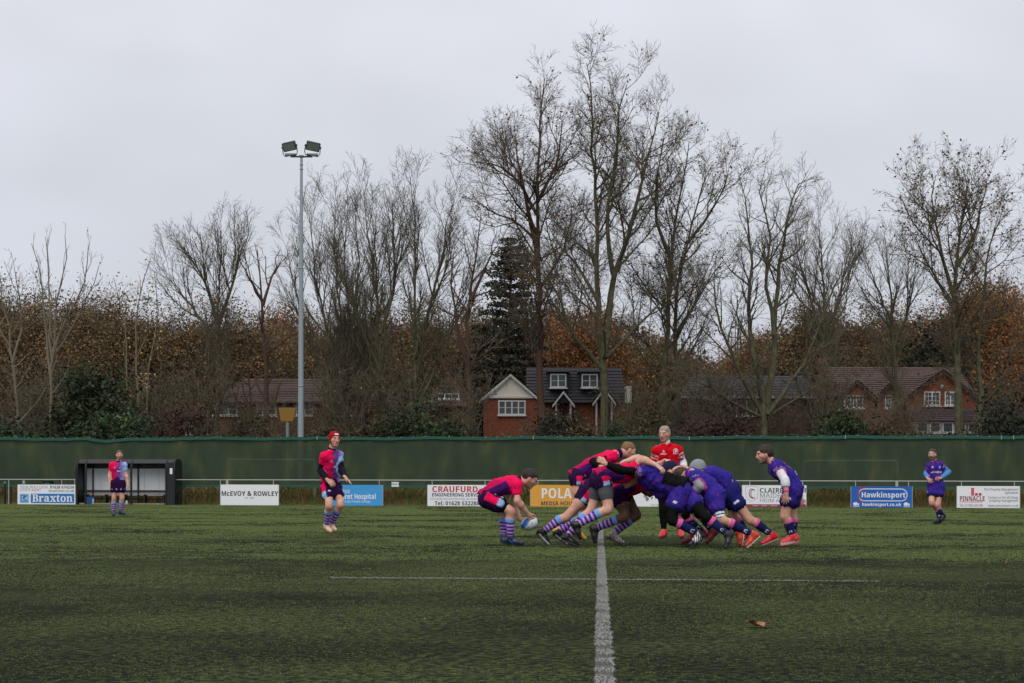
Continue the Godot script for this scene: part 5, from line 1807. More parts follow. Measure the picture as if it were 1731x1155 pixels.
func leg(J: Dictionary, side: String, more: float, from: float, to: float) -> Array:     # 0 hip, 1 knee, 2 ankle
	var a: Vector3 = J["h" + side]
	var b: Vector3 = J["k" + side]
	var c: Vector3 = J["a" + side]
	var back: Vector3 = J["calf" + side]
	var w: float = lerpf(1.0, J.bulk, 0.8)
	var stops := [[0.0, a, 0.098 * w], [0.45, a.lerp(b, 0.45) - back * 0.012, 0.086 * w], [0.9, a.lerp(b, 0.9), 0.060], [1.06, b.lerp(c, 0.06) - back * 0.005, 0.058], [1.3, b.lerp(c, 0.30) + back * 0.018, 0.060], [1.55, b.lerp(c, 0.55) + back * 0.010, 0.050], [2.0, c, 0.036]]
	var caps := []
	for k in stops.size() - 1:
		var t0: float = stops[k][0]
		var t1: float = stops[k + 1][0]
		if t1 <= from or t0 >= to:
			continue
		var s := clampf((from - t0) / (t1 - t0), 0.0, 1.0)
		var e := clampf((to - t0) / (t1 - t0), 0.0, 1.0)
		var p: Vector3 = stops[k][1]
		var q: Vector3 = stops[k + 1][1]
		caps.append([p.lerp(q, s), p.lerp(q, e), lerpf(stops[k][2], stops[k + 1][2], s) + more, lerpf(stops[k][2], stops[k + 1][2], e) + more, s > 0.0 or (t0 == from and from > 0.0), e < 1.0 or (t1 == to and to < 2.0)])
	return caps


func foot_frame(J: Dictionary, side: String) -> Array:
	var a: Vector3 = J["a" + side]
	var u: Vector3 = (J["t" + side] - a).normalized()
	var s: Vector3 = J["k" + side] - a
	var w := (s - u * s.dot(u)).normalized()
	return [a, (u * 0.937 + w * 0.35).normalized(), (w * 0.937 - u * 0.35).normalized()]      # ankle, forward, up


func hand(g: Geo, J: Dictionary, side: String, skin: Callable, shift: Vector3) -> void:
	var w: Vector3 = J["w" + side]
	var dir: Vector3 = (J["f" + side] - w).normalized()
	var palm: Vector3 = J["palm" + side]
	palm = (palm - dir * palm.dot(dir)).normalized()
	var across := dir.cross(palm) * (1.0 if side == "r" else -1.0)      # towards the thumb
	var curl: float = J["curl" + side]
	var spread: float = J["spread" + side]
	var caps := []
	var fingers := [[0.030, 0.076, 0.090], [0.010, 0.084, 0.094], [-0.011, 0.077, 0.091], [-0.030, 0.060, 0.084]]      # across, finger length, palm length
	for fi in 4:
		var f: Array = fingers[fi]
		var k: Vector3 = w + dir * f[2] + across * f[0]
		caps.append([w + across * (f[0] * 0.45), k, 0.019, 0.0125])
		var base: Vector3 = dir + across * (f[0] * spread * 12.0)
		var bend := curl * (0.5 + 0.06 * fi)
		var p := k
		var part := [0.46, 0.30, 0.24]
		for s in 3:
			var dd: Vector3 = (base.normalized() * cos(bend) + palm * sin(bend)).normalized()
			var q: Vector3 = p + dd * (f[1] * part[s])
			caps.append([p, q, 0.0095 - 0.0008 * s, 0.0090 - 0.0008 * s])
			p = q
			bend += curl * 0.85
	var t0 := w + dir * 0.028 + across * 0.024 + palm * 0.006
	var t1 := t0 + (dir * 0.55 + across * (0.75 - 0.4 * curl * 0.5) + palm * (0.15 + 0.35 * curl * 0.5)).normalized() * 0.042
	var t2 := t1 + (dir * 0.85 + across * (0.35 - 0.4 * curl) + palm * (0.15 + 0.5 * curl)).normalized() * 0.032
	var t3 := t2 + (dir * 0.8 + across * (0.1 - 0.5 * curl) + palm * (0.2 + 0.5 * curl)).normalized() * 0.024
	caps.append([w + dir * 0.01, t0, 0.02, 0.018])
	caps.append([t0, t1, 0.016, 0.012])
	caps.append([t1, t2, 0.0115, 0.0105])
	caps.append([t2, t3, 0.0105, 0.009])
	caps.append([w - dir * 0.03, w + dir * 0.02, 0.028, 0.026])
	shape(caps, 0.0065, 0.0030, skin, 0.0, shift, g)


const HEAD := 1.1


func head(g: Geo, J: Dictionary, hb: Basis, skin: Callable, shift: Vector3) -> void:
	var c: Vector3 = J.hd
	var f := Field.new(c - Vector3.ONE * 0.185, c + Vector3.ONE * 0.185, 0.0085, 0.010)
	f.ball(c + hb * HEAD * Vector3(0, 0.028, -0.012), HEAD * Vector3(0.073, 0.085, 0.092), hb)
	f.ball(c + hb * HEAD * Vector3(0, -0.032, 0.020), HEAD * Vector3(0.056, 0.078, 0.064), hb)
	for s in [-1.0, 1.0]:
		f.cap(c + hb * HEAD * Vector3(s * 0.048, -0.045, 0.0), c + hb * HEAD * Vector3(s * 0.014, -0.094, 0.060), 0.020 * HEAD, 0.018 * HEAD)
		f.cap(c + hb * HEAD * Vector3(s * 0.040, -0.012, 0.060), c + hb * HEAD * Vector3(s * 0.052, -0.018, 0.030), 0.016 * HEAD, 0.016 * HEAD)
		f.ball(c + hb * HEAD * Vector3(s * 0.077, -0.004, -0.010), HEAD * Vector3(0.010, 0.030, 0.019), hb)
	f.cap(c + hb * HEAD * Vector3(0, 0.014, 0.084), c + hb * HEAD * Vector3(0, -0.024, 0.103), 0.008 * HEAD, 0.013 * HEAD)
	f.cap(c + hb * HEAD * Vector3(-0.032, 0.030, 0.074), c + hb * HEAD * Vector3(0.032, 0.030, 0.074), 0.012 * HEAD, 0.012 * HEAD)
	f.cap(c + hb * HEAD * Vector3(-0.016, -0.056, 0.079), c + hb * HEAD * Vector3(0.016, -0.056, 0.079), 0.009 * HEAD, 0.009 * HEAD)
	f.cap(c + hb * HEAD * Vector3(0, -0.05, -0.025), J.nk.lerp(c, 0.1), 0.054 * HEAD, 0.058 * HEAD)
	f.build(g, skin, 0.0, fold_noise, shift)


func hair_mesh(J: Dictionary, hb: Basis, thick: float, line: float, paint: Callable, fold: float, shift: Vector3, strap := false) -> Geo:
	var c: Vector3 = J.hd
	var f := Field.new(c - Vector3.ONE * 0.185, c + Vector3.ONE * 0.185, 0.0085, 0.006)
	f.ball(c + hb * HEAD * Vector3(0, 0.030, -0.014), HEAD * Vector3(0.075 + thick, 0.086 + thick, 0.094 + thick), hb)
	if strap:
		for s in [-1.0, 1.0]:
			f.ball(c + hb * HEAD * Vector3(s * 0.068, -0.012, -0.006), HEAD * Vector3(0.024, 0.052, 0.038), hb)
	var n: Vector3 = hb * Vector3(0, 0.8, -0.6)
	f.clip(n, n.dot(c) + line * HEAD)
	if strap:
		for s in [-1.0, 1.0]:
			f.cap(c + hb * HEAD * Vector3(s * 0.073, 0.0, 0.004), c + hb * HEAD * Vector3(s * 0.060, -0.062, 0.014), 0.022 * HEAD, 0.014 * HEAD)
			f.cap(c + hb * HEAD * Vector3(s * 0.060, -0.062, 0.014), c + hb * HEAD * Vector3(0, -0.112, 0.050), 0.012 * HEAD, 0.010 * HEAD)
	var g := Geo.new()
	g.coloured = true
	f.build(g, paint, fold, fold_noise, shift)
	return g


func plain(c: Color) -> Callable:
	return func(_p): return c


func band(a: Vector3, b: Vector3, p: Vector3) -> float:
	var ab := b - a
	return (p - a).dot(ab) / ab.length_squared()


# One person: S holds the joints as surveyed (bearing, height line, metres nearer than d) and what is worn.
func person(S: Dictionary) -> Node3D:
	var J := {"bulk": S.get("bulk", 1.0), "bend": Vector3.ZERO}
	var d: float = S.d
	for key in S.j:
		var q: Array = S.j[key]
		J[key] = at(q[0], q[1], d - (q[2] if q.size() > 2 else 0.0))
	var lowest := 1e9
	for side in ["l", "r"]:
		var ff := foot_frame(J, side)
		for q in [-0.05, 0.0, 0.08, 0.13, 0.17]:
			lowest = minf(lowest, (ff[0] - ff[2] * 0.104 + ff[1] * q).y)
	for key in S.j:
		J[key].y -= lowest
	for side in ["l", "r"]:
		J["palm" + side] = S.get("palm" + side, Vector3(0, 0, -1))
		J["curl" + side] = S.get("curl" + side, 0.45)
		J["spread" + side] = S.get("spread" + side, 0.6)
		if not J.has("f" + side):
			J["f" + side] = J["w" + side] + (J["w" + side] - J["e" + side]).normalized() * 0.1
	var root := thing("person", S.label, "person", Vector3(J.pl.x, 0, J.pl.z), 0.0, S.get("group", ""))
	var sh := root.position
	# frames
	var up: Vector3 = (J.nk - J.pl).normalized()
	var right: Vector3 = J.sr - J.sl
	right = (right - up * right.dot(up)).normalized()
	var front := up.cross(right)
	J.bend = -front * S.get("arch", 0.02)
	var tl: float = (J.nk - J.pl).length()
	for side in ["l", "r"]:
		var back: Vector3 = (J["k" + side] - J["h" + side].lerp(J["a" + side], 0.5))
		back = -back.normalized() if back.length() > 0.03 else -front
		J["calf" + side] = back
	var fwd: Vector3 = (S.face as Vector3).normalized()
	var hup: Vector3 = S.get("crown", Vector3.UP)
	hup = (hup - fwd * hup.dot(fwd)).normalized()
	var hb := Basis(hup.cross(fwd), hup, fwd)
	var kit: String = S.kit
	var base: Color = S.get("skin", col(208, 156, 134))
	var hairc: Color = S.get("hair", col(52, 38, 30))
	var beard: float = S.get("beard", 0.0)
	var hd: Vector3 = J.hd
	var inv := hb.transposed()
	var noise := fold_noise
	var skin := func(p: Vector3) -> Color:
		var blot := 1.0 + 0.16 * noise.get_noise_3dv(p * 2.0)
		return Color(base.r * blot, base.g * blot * blot, base.b * blot * blot)
	var face := func(p: Vector3) -> Color:
		var q: Vector3 = inv * (p - hd) / HEAD
		var c := base
		if q.z > 0.03:
			var ax := absf(q.x)
			if Vector2((ax - 0.031) / 0.015, (q.y - 0.010) / 0.0075).length() < 1.0:
				return col(40, 30, 28) if Vector2((ax - 0.031) / 0.007, (q.y - 0.010) / 0.009).length() < 1.0 else col(190, 180, 175)
			if ax > 0.012 and ax < 0.050 and absf(q.y - 0.030 + ax * 0.06) < 0.0065:
				return hairc.lerp(base, 0.2)
			if ax < 0.024 and absf(q.y + 0.057) < 0.0085:
				c = base.lerp(col(150, 70, 70), 0.7)
				if S.get("shout", false):
					return col(30, 12, 12)
			elif beard > 0.0 and (q.y < -0.062 or (q.y < -0.036 and (ax < 0.036 and q.y < -0.040 or ax > 0.044))):
				c = base.lerp(hairc, beard)
		elif beard > 0.0 and q.y < -0.035 and q.y > -0.12 and q.z > -0.02:
			c = base.lerp(hairc, beard)
		if q.y < -0.02 and q.y > -0.04 and absf(q.x) < 0.03 and q.z > 0.08:
			c = c.lerp(col(200, 110, 95), 0.25)
		if absf(q.x) > 0.07 and q.z < 0.02:
			c = c.lerp(col(200, 110, 100), 0.25)
		return c
	var cloth := vmat("jersey_cloth", 0.8)
	cloth.metallic_specular = 0.25
	# body: one continuous mesh
	var caps := torso(J, 0.0, false)
	caps.append([J.hl, J.hr, 0.10, 0.10])
	caps.append([J.nk - (J.hd - J.nk) * 0.2, J.nk.lerp(J.hd, 0.7), 0.060, 0.055])
	for side in ["l", "r"]:
		caps.append_array(arm(J, side, 0.0, 0.0, 2.0))
		caps.append_array(leg(J, side, 0.0, 0.0, 2.0))
		var ff := foot_frame(J, side)
		caps.append([ff[0], ff[0] - ff[2] * 0.045 - ff[1] * 0.03, 0.036, 0.03])
		caps.append([ff[0], ff[0] - ff[2] * 0.058 + ff[1] * 0.15, 0.036, 0.022])
	var fine := maxf(1.0, d / 27.0)
	var g := shape(caps, 0.017 * fine, 0.013, skin, 0.0, sh)
	head(g, J, hb, face, sh)
	for side in ["l", "r"]:
		hand(g, J, side, skin, sh)
	obj("body", g.mesh(), vmat("skin", 0.55), root)
	# jersey
	var sleeve: float = S.get("sleeve", 0.62)
	var jersey := func(p: Vector3) -> Color:
		var u: float = (p - J.pl).dot(right) / 0.2
		var v: float = (p - J.pl).dot(up) / tl
		var w: float = (p - J.pl).dot(front)
		var arm_t := 0.0
		for side in ["l", "r"]:
			var a: Vector3 = J["s" + side]
			var b: Vector3 = J["e" + side]
			var t := band(a, b, p)
			if t > 0.1 and (p - a.lerp(b, t)).length() < 0.10:
				arm_t = maxf(arm_t, t * (1.0 if side == "r" else -1.0)) if side == "r" else minf(arm_t, -t)
		if kit == "pink":
			if arm_t > 0.15:
				return PINK
			if arm_t < -0.15:
				return SKY_BLUE
			if absf(w) < 0.09 and u > 0.42 and v < 0.66 and v > 0.02:
				return PURPLE if S.get("flank", false) else CRIMSON
			if w < -0.03 and S.get("flank", false):
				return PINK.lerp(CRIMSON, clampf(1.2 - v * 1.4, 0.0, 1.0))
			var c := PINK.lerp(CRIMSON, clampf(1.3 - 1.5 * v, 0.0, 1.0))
			if u < 0.22:
				c = c.lerp(PURPLE.lerp(LILAC, 0.22), clampf((0.22 - u) / 0.22, 0.0, 1.0))
			if u < -0.3:
				c = PURPLE.lerp(LILAC, 0.22).lerp(LILAC, clampf((-0.3 - u) / 0.4, 0.0, 1.0))
			if u < -0.72:
				c = LILAC.lerp(SKY_BLUE, clampf((-0.72 - u) / 0.2, 0.0, 1.0))
			if w > 0.02 and v > 0.50 and v < 0.56 and u < 0.05 and u > -0.45:
				c = c.lerp(WHITE_CLOTH, 0.75)
			if w > 0.02 and Vector2(absf(u) - 0.35, (v - 0.70) * 2.5).length() < 0.10:
				c = c.lerp(WHITE_CLOTH, 0.45)
			return c
		if kit == "blue":
			if absf(arm_t) > sleeve - 0.10:
				return ROSE.lerp(MAGENTA, 0.35)
			if absf(arm_t) > 0.2 and absf(arm_t) < 0.34 and absf(noise.get_noise_3dv(p * 6.0)) < 0.18:
				return ROYAL.lerp(WHITE_CLOTH, 0.35)
			var m := noise.get_noise_3dv(p * 0.9) + 0.6 * noise.get_noise_3dv(p * 5.0)
			var c := ROYAL
			if S.get("black_back", false) and v < 0.46 and w < 0.03:
				return BLACK
			if w > -0.03:
				c = ROYAL.lerp(MAGENTA, smoothstep(0.0, 0.5, m + (0.16 if w > 0.04 and absf(u) < 0.5 else -0.08)) * 0.42)
			if w > 0.03 and absf(v - 0.55) < 0.03 and absf(u) < 0.6 and S.get("logo", false):
				c = c.lerp(WHITE_CLOTH, 0.7 if absf(sin(u * 14.0)) > 0.4 else 0.2)
			if w > 0.03 and absf(absf(u) - 0.4) < 0.08 and absf(v - 0.76) < 0.03:
				c = c.lerp(WHITE_CLOTH, 0.7)
			if w < 0.0 and S.get("number", false):
				var q := Vector2(u, (v - 0.66) * 2.0)
				if absf(q.length() - 0.40) < 0.11 and q.x < 0.6:
					c = ROSE.lerp(MAGENTA, 0.4)
				elif v < 0.34 and v > 0.24 and absf(u) < 0.5:
					c = c.lerp(WHITE_CLOTH, 0.6 if absf(sin(u * 11.0)) > 0.35 else 0.0)
			return c
		# referee
		var red := col(206, 12, 30)
		if absf(arm_t) > 0.18 and absf(arm_t) < 0.30:
			return red.lerp(WHITE_CLOTH, 0.75)
		if absf(arm_t) > 0.42 and absf(arm_t) < 0.49:
			return red.lerp(WHITE_CLOTH, 0.55)
		if arm_t < -0.60:
			return col(60, 60, 130)
		if v > 0.93 and absf(u) > 0.45 and absf(w) < 0.02:
			return red.lerp(WHITE_CLOTH, 0.85)
		if w > 0.02:
			var q := Vector2((u + 0.55) * 0.2, (v - 0.76) * tl)
			if absf(q.length() - 0.040) < 0.007 or q.length() < 0.016:
				return red.lerp(WHITE_CLOTH, 0.85)
			q = Vector2((u - 0.50) * 0.2, (v - 0.745) * tl)
			if absf(q.y + 0.028) < 0.009 and absf(q.x) < 0.048 or absf(Vector2(q.x, q.y - 0.012).length() - 0.014) < 0.006:
				return red.lerp(WHITE_CLOTH, 0.85)
		return red
	caps = torso(J, S.get("loose", 0.012), true, S.get("hem", 0.08))
	for side in ["l", "r"]:
		caps.append_array(arm(J, side, 0.016, 0.0, sleeve))
	for q in S.get("drape", []):
		caps.append([J.nk.lerp(J.pl, q[0]) + front * q[1], J.nk.lerp(J.pl, q[2]) + front * q[3], q[4], q[5]])
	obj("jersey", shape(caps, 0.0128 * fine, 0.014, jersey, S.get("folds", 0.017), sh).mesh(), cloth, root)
	# collar
	var collarc: Color = {"pink": PLUM, "blue": ROYAL.lerp(MAGENTA, 0.3), "referee": col(206, 12, 30)}[kit]
	var nk: Vector3 = J.nk
	var nd: Vector3 = (J.hd - J.nk).normalized()
	obj("collar", shape([[nk - nd * 0.005, nk + nd * 0.030, 0.074, 0.066, false, true]], 0.008, 0.004, plain(collarc), 0.0, sh).mesh(), cloth, root)
	if kit == "referee":
		obj("undershirt", shape([[nk + nd * 0.005 + front * 0.01, nk + nd * 0.042 + front * 0.008, 0.064, 0.060, false, true]], 0.008, 0.004, plain(WHITE_CLOTH), 0.0, sh).mesh(), cloth, root)
	# shorts
	var cut: float = S.get("shorts", 0.50)
	var shorts := func(p: Vector3) -> Color:
		var side := "r" if (p - J.pl).dot((J.hr - J.hl)) > 0.0 else "l"
		var t := band(J["h" + side], J["k" + side], p)
		var axis: Vector3 = (J["k" + side] - J["h" + side]).normalized()
		var rr: Vector3 = (J.hr - J.hl).normalized()
		var out: float = (p - J["h" + side].lerp(J["k" + side], t)).normalized().dot(rr) * (1.0 if side == "r" else -1.0)
		if kit == "pink":
			var fore: float = (p - J["h" + side].lerp(J["k" + side], t)).normalized().dot(-J["calf" + side])
			if S.get("panel", true) and side == "r" and out > 0.15 and absf(fore - 0.40) < 0.32:
				if t > cut - 0.13:
					return SKY_BLUE
				if t > -0.08:
					return PINK
			if t > cut - 0.12 and t < cut - 0.05 and absf(fore - 0.86) < 0.05:
				return WHITE_CLOTH
			return PLUM
		if kit == "blue":
			var m := noise.get_noise_3dv(p * 1.5)
			var c := ROYAL.lerp(MAGENTA, smoothstep(0.1, 0.5, m) * 0.3)
			if S.get("navy", false):
				c = col(38, 38, 110)
			if t > cut - 0.05:
				c = c.lerp(NAVY, 0.8)
			if out > 0.93 and t > cut - 0.17 and t < cut - 0.10:
				c = WHITE_CLOTH
			return c
		return BLACK
	caps = [[J.hl, J.hr, 0.118, 0.118], [J.pl, J.pl + up * 0.07, 0.125, 0.122]]
	for s in [-1.0, 1.0]:
		var rh: Vector3 = (J.hr - J.hl).normalized()
		caps.append([J.pl + rh * (s * 0.072), J.pl + rh * (s * 0.07) + up * 0.06, 0.13, 0.125, false, true])
	for side in ["l", "r"]:
		caps.append_array(leg(J, side, 0.022, 0.0, cut))
	obj("shorts", shape(caps, 0.0128 * fine, 0.014, shorts, 0.014, sh).mesh(), cloth, root)
	# under layers: arms and legs
	if S.has("under_arm"):
		for side in S.get("under_sides", ["l", "r"]):
			obj("undersleeve", shape(arm(J, side, 0.014, 0.35, S.get("under_to", 1.93)), 0.009, 0.008, plain(S.under_arm), 0.004, sh).mesh(), cloth, root)
	if S.has("under_leg"):
		for side in ["l", "r"]:
			obj("legging" if S.under_to_leg > 1.0 else "undershorts", shape(leg(J, side, 0.007, 0.2, S.under_to_leg), 0.009, 0.008, plain(S.under_leg), 0.003, sh).mesh(), cloth, root)
	if S.has("bandage"):
		for side in S.bandage:
			var a: Vector3 = J["h" + side]
			var b: Vector3 = J["k" + side]
			var ax := (b - a).normalized()
			var wrap := func(p: Vector3) -> Color:
				var t := band(a, b, p) + 0.10 * sin((p.x + p.y) * 9.0)
				return BLACK if fmod(absf(t) * 7.0, 1.0) < 0.32 else WHITE_CLOTH
			obj("thigh_wrap", shape(leg(J, side, 0.010, cut - 0.05, 0.93), 0.008, 0.006, wrap, 0.002, sh).mesh(), cloth, root)
	# socks and boots
	for side in ["l", "r"]:
		var kk: Vector3 = J["k" + side]
		var aa: Vector3 = J["a" + side]
		var socks := func(p: Vector3) -> Color:
			var t := band(kk, aa, p)
			if kit == "pink":
				if t < 0.42:
					return SKY_BLUE.lerp(col(96, 140, 205), 0.5)
				if t > 0.93:
					return col(214, 196, 232)
				return col(78, 34, 140) if fmod((t - 0.42) * 7.6, 1.0) < 0.52 else col(190, 156, 220)
			if kit == "blue":
				if t < 0.36:
					return ROSE
				var o := (p - kk.lerp(aa, t)).normalized()
				if t > 0.70 and t < 0.80 and absf(o.z - 0.93 + (t - 0.75) * 0.8) < 0.035:
					return WHITE_CLOTH
				return NAVY
			return BLACK
		obj("sock", shape(leg(J, side, 0.007, S.get("sock", 1.26), 2.0), 0.0095, 0.006, socks, 0.003, sh).mesh(), cloth, root)
		var ff := foot_frame(J, side)
		var a: Vector3 = ff[0]
		var fw: Vector3 = ff[1]
		var fu: Vector3 = ff[2]
		var heel := a - fu * 0.043 - fw * 0.038
		var ball := a - fu * 0.050 + fw * 0.095
		var toe := a - fu * 0.056 + fw * 0.172
		var bc: Color = S.boots["l" if side == "l" else "r"] if S.boots is Dictionary else S.boots
		var style: String = S.get("boot_style", "")
		var bcol := func(p: Vector3) -> Color:
			var fx := (p - a).dot(fw)
			var fy := (p - a).dot(fu)
			if style == "stripes" and side == "l" and fy > -0.075 and fx > 0.0 and fx < 0.12 and fmod((fx + fy * 0.7 + 1.0) / 0.034, 1.0) < 0.5:
				return WHITE_CLOTH
			if style == "blue" and fx > -0.02 and fx < 0.07 and fy < -0.02 and fmod(fx + fy + 1.0, 0.06) < 0.028:
				return col(40, 120, 210)
			if style == "patterned":
				return bc.lerp(col(60, 40, 40), smoothstep(0.0, 0.15, noise.get_noise_3dv(p * 7.0)))
			if style == "white_side" and fy < -0.055 and fx > -0.02:
				return WHITE_CLOTH
			return bc
		var boot := obj("boot", shape([[a + fu * 0.035, a - fu * 0.02, 0.050, 0.048, true, false], [a, heel, 0.043, 0.037], [heel, ball, 0.037, 0.039], [a, ball, 0.042, 0.036], [ball, toe, 0.039, 0.029]], 0.0085, 0.008, bcol, 0.0, sh).mesh(), vmat("boot_leather", 0.42), root)
		var sole := Geo.new()
		sole.coloured = true
		sole.tint = S.get("sole", col(40, 40, 42))
		var sb := Basis(fu.cross(fw), fu, fw)
		for q in [[-0.022, -0.045], [0.022, -0.045], [-0.024, 0.0], [0.024, 0.0], [-0.03, 0.08], [0.03, 0.08], [-0.028, 0.13], [0.028, 0.13], [0.0, 0.165]]:
			var top: Vector3 = a - fu * 0.078 + sb * Vector3(q[0], 0, q[1]) - sh
			sole.tube(PackedVector3Array([top, top - fu * 0.024]), PackedFloat32Array([0.010, 0.006]), 6, true)
		for q in 6:
			var x0 := -0.06 + q * 0.043
			var wd := 0.03 + 0.012 * sin(q * 0.62)
			sole.box(a - sh - fu * 0.082 + fw * (x0 + 0.021), Vector3(wd * 2.0, 0.010, 0.0435), sb)
		obj("sole", sole.mesh(), vmat("boot_leather", 0.42), boot)
	# hair or headgear
	if S.has("cap"):
		var cc: Color = S.cap
		var capc := func(p: Vector3) -> Color:
			var q: Vector3 = inv * (p - hd) / HEAD
			if S.get("cap_mark", false) and q.z > 0.06 and absf(q.x) < 0.032 and q.y > 0.074 and q.y < 0.098:
				return WHITE_CLOTH
			if q.y < -0.03 and q.z > -0.01:
				return col(26, 20, 22)
			return cc
		obj("scrum_cap", hair_mesh(J, hb, 0.017, S.get("hairline", 0.006), capc, 0.004, sh, true).mesh(), cloth, root)
	else:
		var hp := func(p: Vector3) -> Color:
			return hairc * (1.0 + 0.35 * noise.get_noise_3dv(p * 9.0))
		obj("hair", hair_mesh(J, hb, S.get("hair_thick", 0.009), S.get("hairline", 0.010), hp, S.get("hair_rough", 0.010), sh).mesh(), vmat("hair_strands", 0.7), root)
	if S.get("headband", false):
		var f := Field.new(hd - Vector3.ONE * 0.17, hd + Vector3.ONE * 0.17, 0.0075, 0.004)
		f.ball(hd + hb * HEAD * Vector3(0, 0.028, -0.013), HEAD * Vector3(0.082, 0.094, 0.101), hb)
		var n1: Vector3 = hb * Vector3(0, 1, -0.25)
		f.clip(n1, n1.dot(hd) + 0.024)
		f.clip(-n1, -n1.dot(hd) - 0.064)
		var gg := Geo.new()
		gg.coloured = true
		var stripe := func(p: Vector3) -> Color:
			var q := n1.dot(p - hd)
			return BLACK if q > 0.036 and q < 0.046 else WHITE_CLOTH
		f.build(gg, stripe, 0.0, fold_noise, sh)
		obj("headband", gg.mesh(), cloth, root)
	if S.has("wrist_tape"):
		for side in S.wrist_tape:
			var w: Vector3 = J["w" + side]
			var e: Vector3 = J["e" + side]
			obj("wrist_tape", shape([[w.lerp(e, 0.02), w.lerp(e, 0.22), 0.038, 0.040, true, true]], 0.007, 0.004, plain(S.tape), 0.0, sh).mesh(), cloth, root)
	return root


func build_people() -> void:
	var right := Vector3(1, 0, 0)
	var left := Vector3(-1, 0, 0)
	# far left winger, standing before the dugout
	person({"label": "short-haired player in pink, purple and sky blue jersey standing before the dugout", "kit": "pink", "d": 49.0, "face": Vector3(0.35, -0.05, 1), "hair": col(96, 70, 52), "beard": 0.55, "hair_thick": 0.006,
		"boots": col(30, 52, 84), "panel": false, "bulk": 0.95, "j": {"hd": [201.5, 771.0, 0.03], "nk": [200.0, 782.0], "sr": [189.0, 787.5], "sl": [210.0, 787.5], "er": [184.8, 804.0], "el": [213.0, 804.0], "wr": [185.0, 819.0, 0.08], "wl": [216.0, 819.5, 0.08],
		"pl": [199.0, 817.0], "hr": [194.0, 820.5], "hl": [205.0, 820.5], "kr": [192.5, 843.5, 0.05], "kl": [206.0, 843.5, 0.05], "ar": [191.5, 868.0], "al": [204.5, 866.0], "tr": [192.5, 873.0, 0.2], "tl": [212.0, 871.5, 0.12]}, "palml": Vector3(-1, 0, 0), "palmr": Vector3(1, 0, 0)})
	# red scrum cap
	person({"label": "player in red scrum cap and black undersleeves standing beyond the scrum half", "kit": "pink", "d": 31.3, "face": Vector3(0.55, -0.06, 1), "cap": col(168, 14, 30), "cap_mark": true, "hairline": 0.002,
		"boots": col(214, 190, 168), "sole": col(150, 90, 50), "under_arm": col(24, 24, 34), "loose": 0.014, "bulk": 0.93, "sleeve": 0.5, "curll": 0.12, "spreadl": 1.0, "palml": Vector3(0, -1, 0.2), "palmr": Vector3(0.4, -0.6, -0.4), "curlr": 0.35,
		"j": {"hd": [565.5, 742.0, 0.06], "nk": [561.0, 758.0, 0.0], "sr": [547.5, 771.0, 0.10], "sl": [572.0, 769.0, -0.08], "er": [542.0, 795.0, 0.0], "el": [577.5, 792.5, -0.04], "wr": [553.5, 810.5, 0.24], "fr": [562.0, 818.0, 0.27], "wl": [583.5, 806.0, 0.20], "fl": [592.0, 814.5, 0.24],
		"pl": [558.5, 820.0, -0.10], "hr": [554.0, 825.0, -0.02], "hl": [565.5, 824.5, -0.16], "kr": [556.5, 853.0, 0.24], "kl": [576.5, 851.0, 0.16], "ar": [552.0, 888.0, 0.0], "al": [560.0, 886.0, -0.10], "tr": [562.0, 900.5, 0.16], "tl": [570.0, 899.0, 0.08]}})
	# scrum half with the ball
	person({"label": "crouching player in pink jersey putting the ball into the scrum", "kit": "pink", "flank": true, "d": 24.8, "face": Vector3(1, -0.55, -0.1), "crown": Vector3(0.4, 1, 0), "hair": col(40, 28, 24), "hair_thick": 0.012, "beard": 0.35,
		"boots": col(44, 46, 54), "boot_style": "blue", "under_leg": BLACK, "under_to_leg": 0.80, "shorts": 0.58, "arch": 0.05, "palmr": Vector3(0.3, -0.5, -1), "curlr": 0.28, "spreadr": 1.1, "palml": Vector3(0.2, 0.2, 1), "curll": 0.4,
		"j": {"hd": [895.0, 812.0, 0.0], "nk": [878.5, 815.0], "sr": [874.0, 823.5, 0.19], "sl": [874.0, 822.0, -0.19], "er": [874.5, 849.0, 0.24], "el": [866.0, 850.0, -0.22], "wr": [893.0, 871.5, 0.15], "fr": [900.0, 882.5, 0.11], "wl": [879.5, 880.0, -0.12], "fl": [888.0, 885.5, -0.10],
		"pl": [825.0, 841.0], "hr": [824.0, 847.0, 0.11], "hl": [823.5, 846.0, -0.11], "kr": [864.0, 866.0, 0.17], "kl": [854.0, 868.0, -0.12], "ar": [863.5, 911.5, 0.12], "al": [852.5, 909.0, -0.10], "tr": [883.0, 921.5, 0.16], "tl": [862.0, 919.0, 0.06]}})
	# ---- the scrum, pink side
	person({"label": "short-haired pink player upright at the far side of the scrum, head above it", "kit": "pink", "flank": true, "d": 26.4, "face": Vector3(1, -0.35, -0.25), "hair": col(126, 92, 64), "hair_thick": 0.006, "arch": 0.03,
		"boots": col(222, 160, 60), "shorts": 0.24, "under_arm": BLACK, "curlr": 0.8, "palmr": Vector3(0, -0.3, -1), "group": "players packed into the scrum",
		"j": {"hd": [1062.5, 769.0, -0.08], "nk": [1046.0, 773.0], "sr": [1035.0, 779.0, 0.18], "sl": [1041.0, 776.5, -0.20], "er": [1003.0, 787.5, 0.30], "el": [1072.0, 782.0, -0.25], "wr": [1017.0, 796.5, 0.50], "fr": [1024.0, 799.5, 0.52], "wl": [1096.0, 792.0, -0.25],
		"pl": [978.0, 811.0], "hr": [976.5, 816.0, 0.11], "hl": [981.0, 815.0, -0.11], "kr": [975.0, 864.0, 0.14], "kl": [992.0, 862.0, -0.14], "ar": [945.5, 903.0, 0.10], "al": [975.0, 902.0, -0.14], "tr": [953.0, 918.0, 0.12], "tl": [985.0, 913.5, -0.14]}})
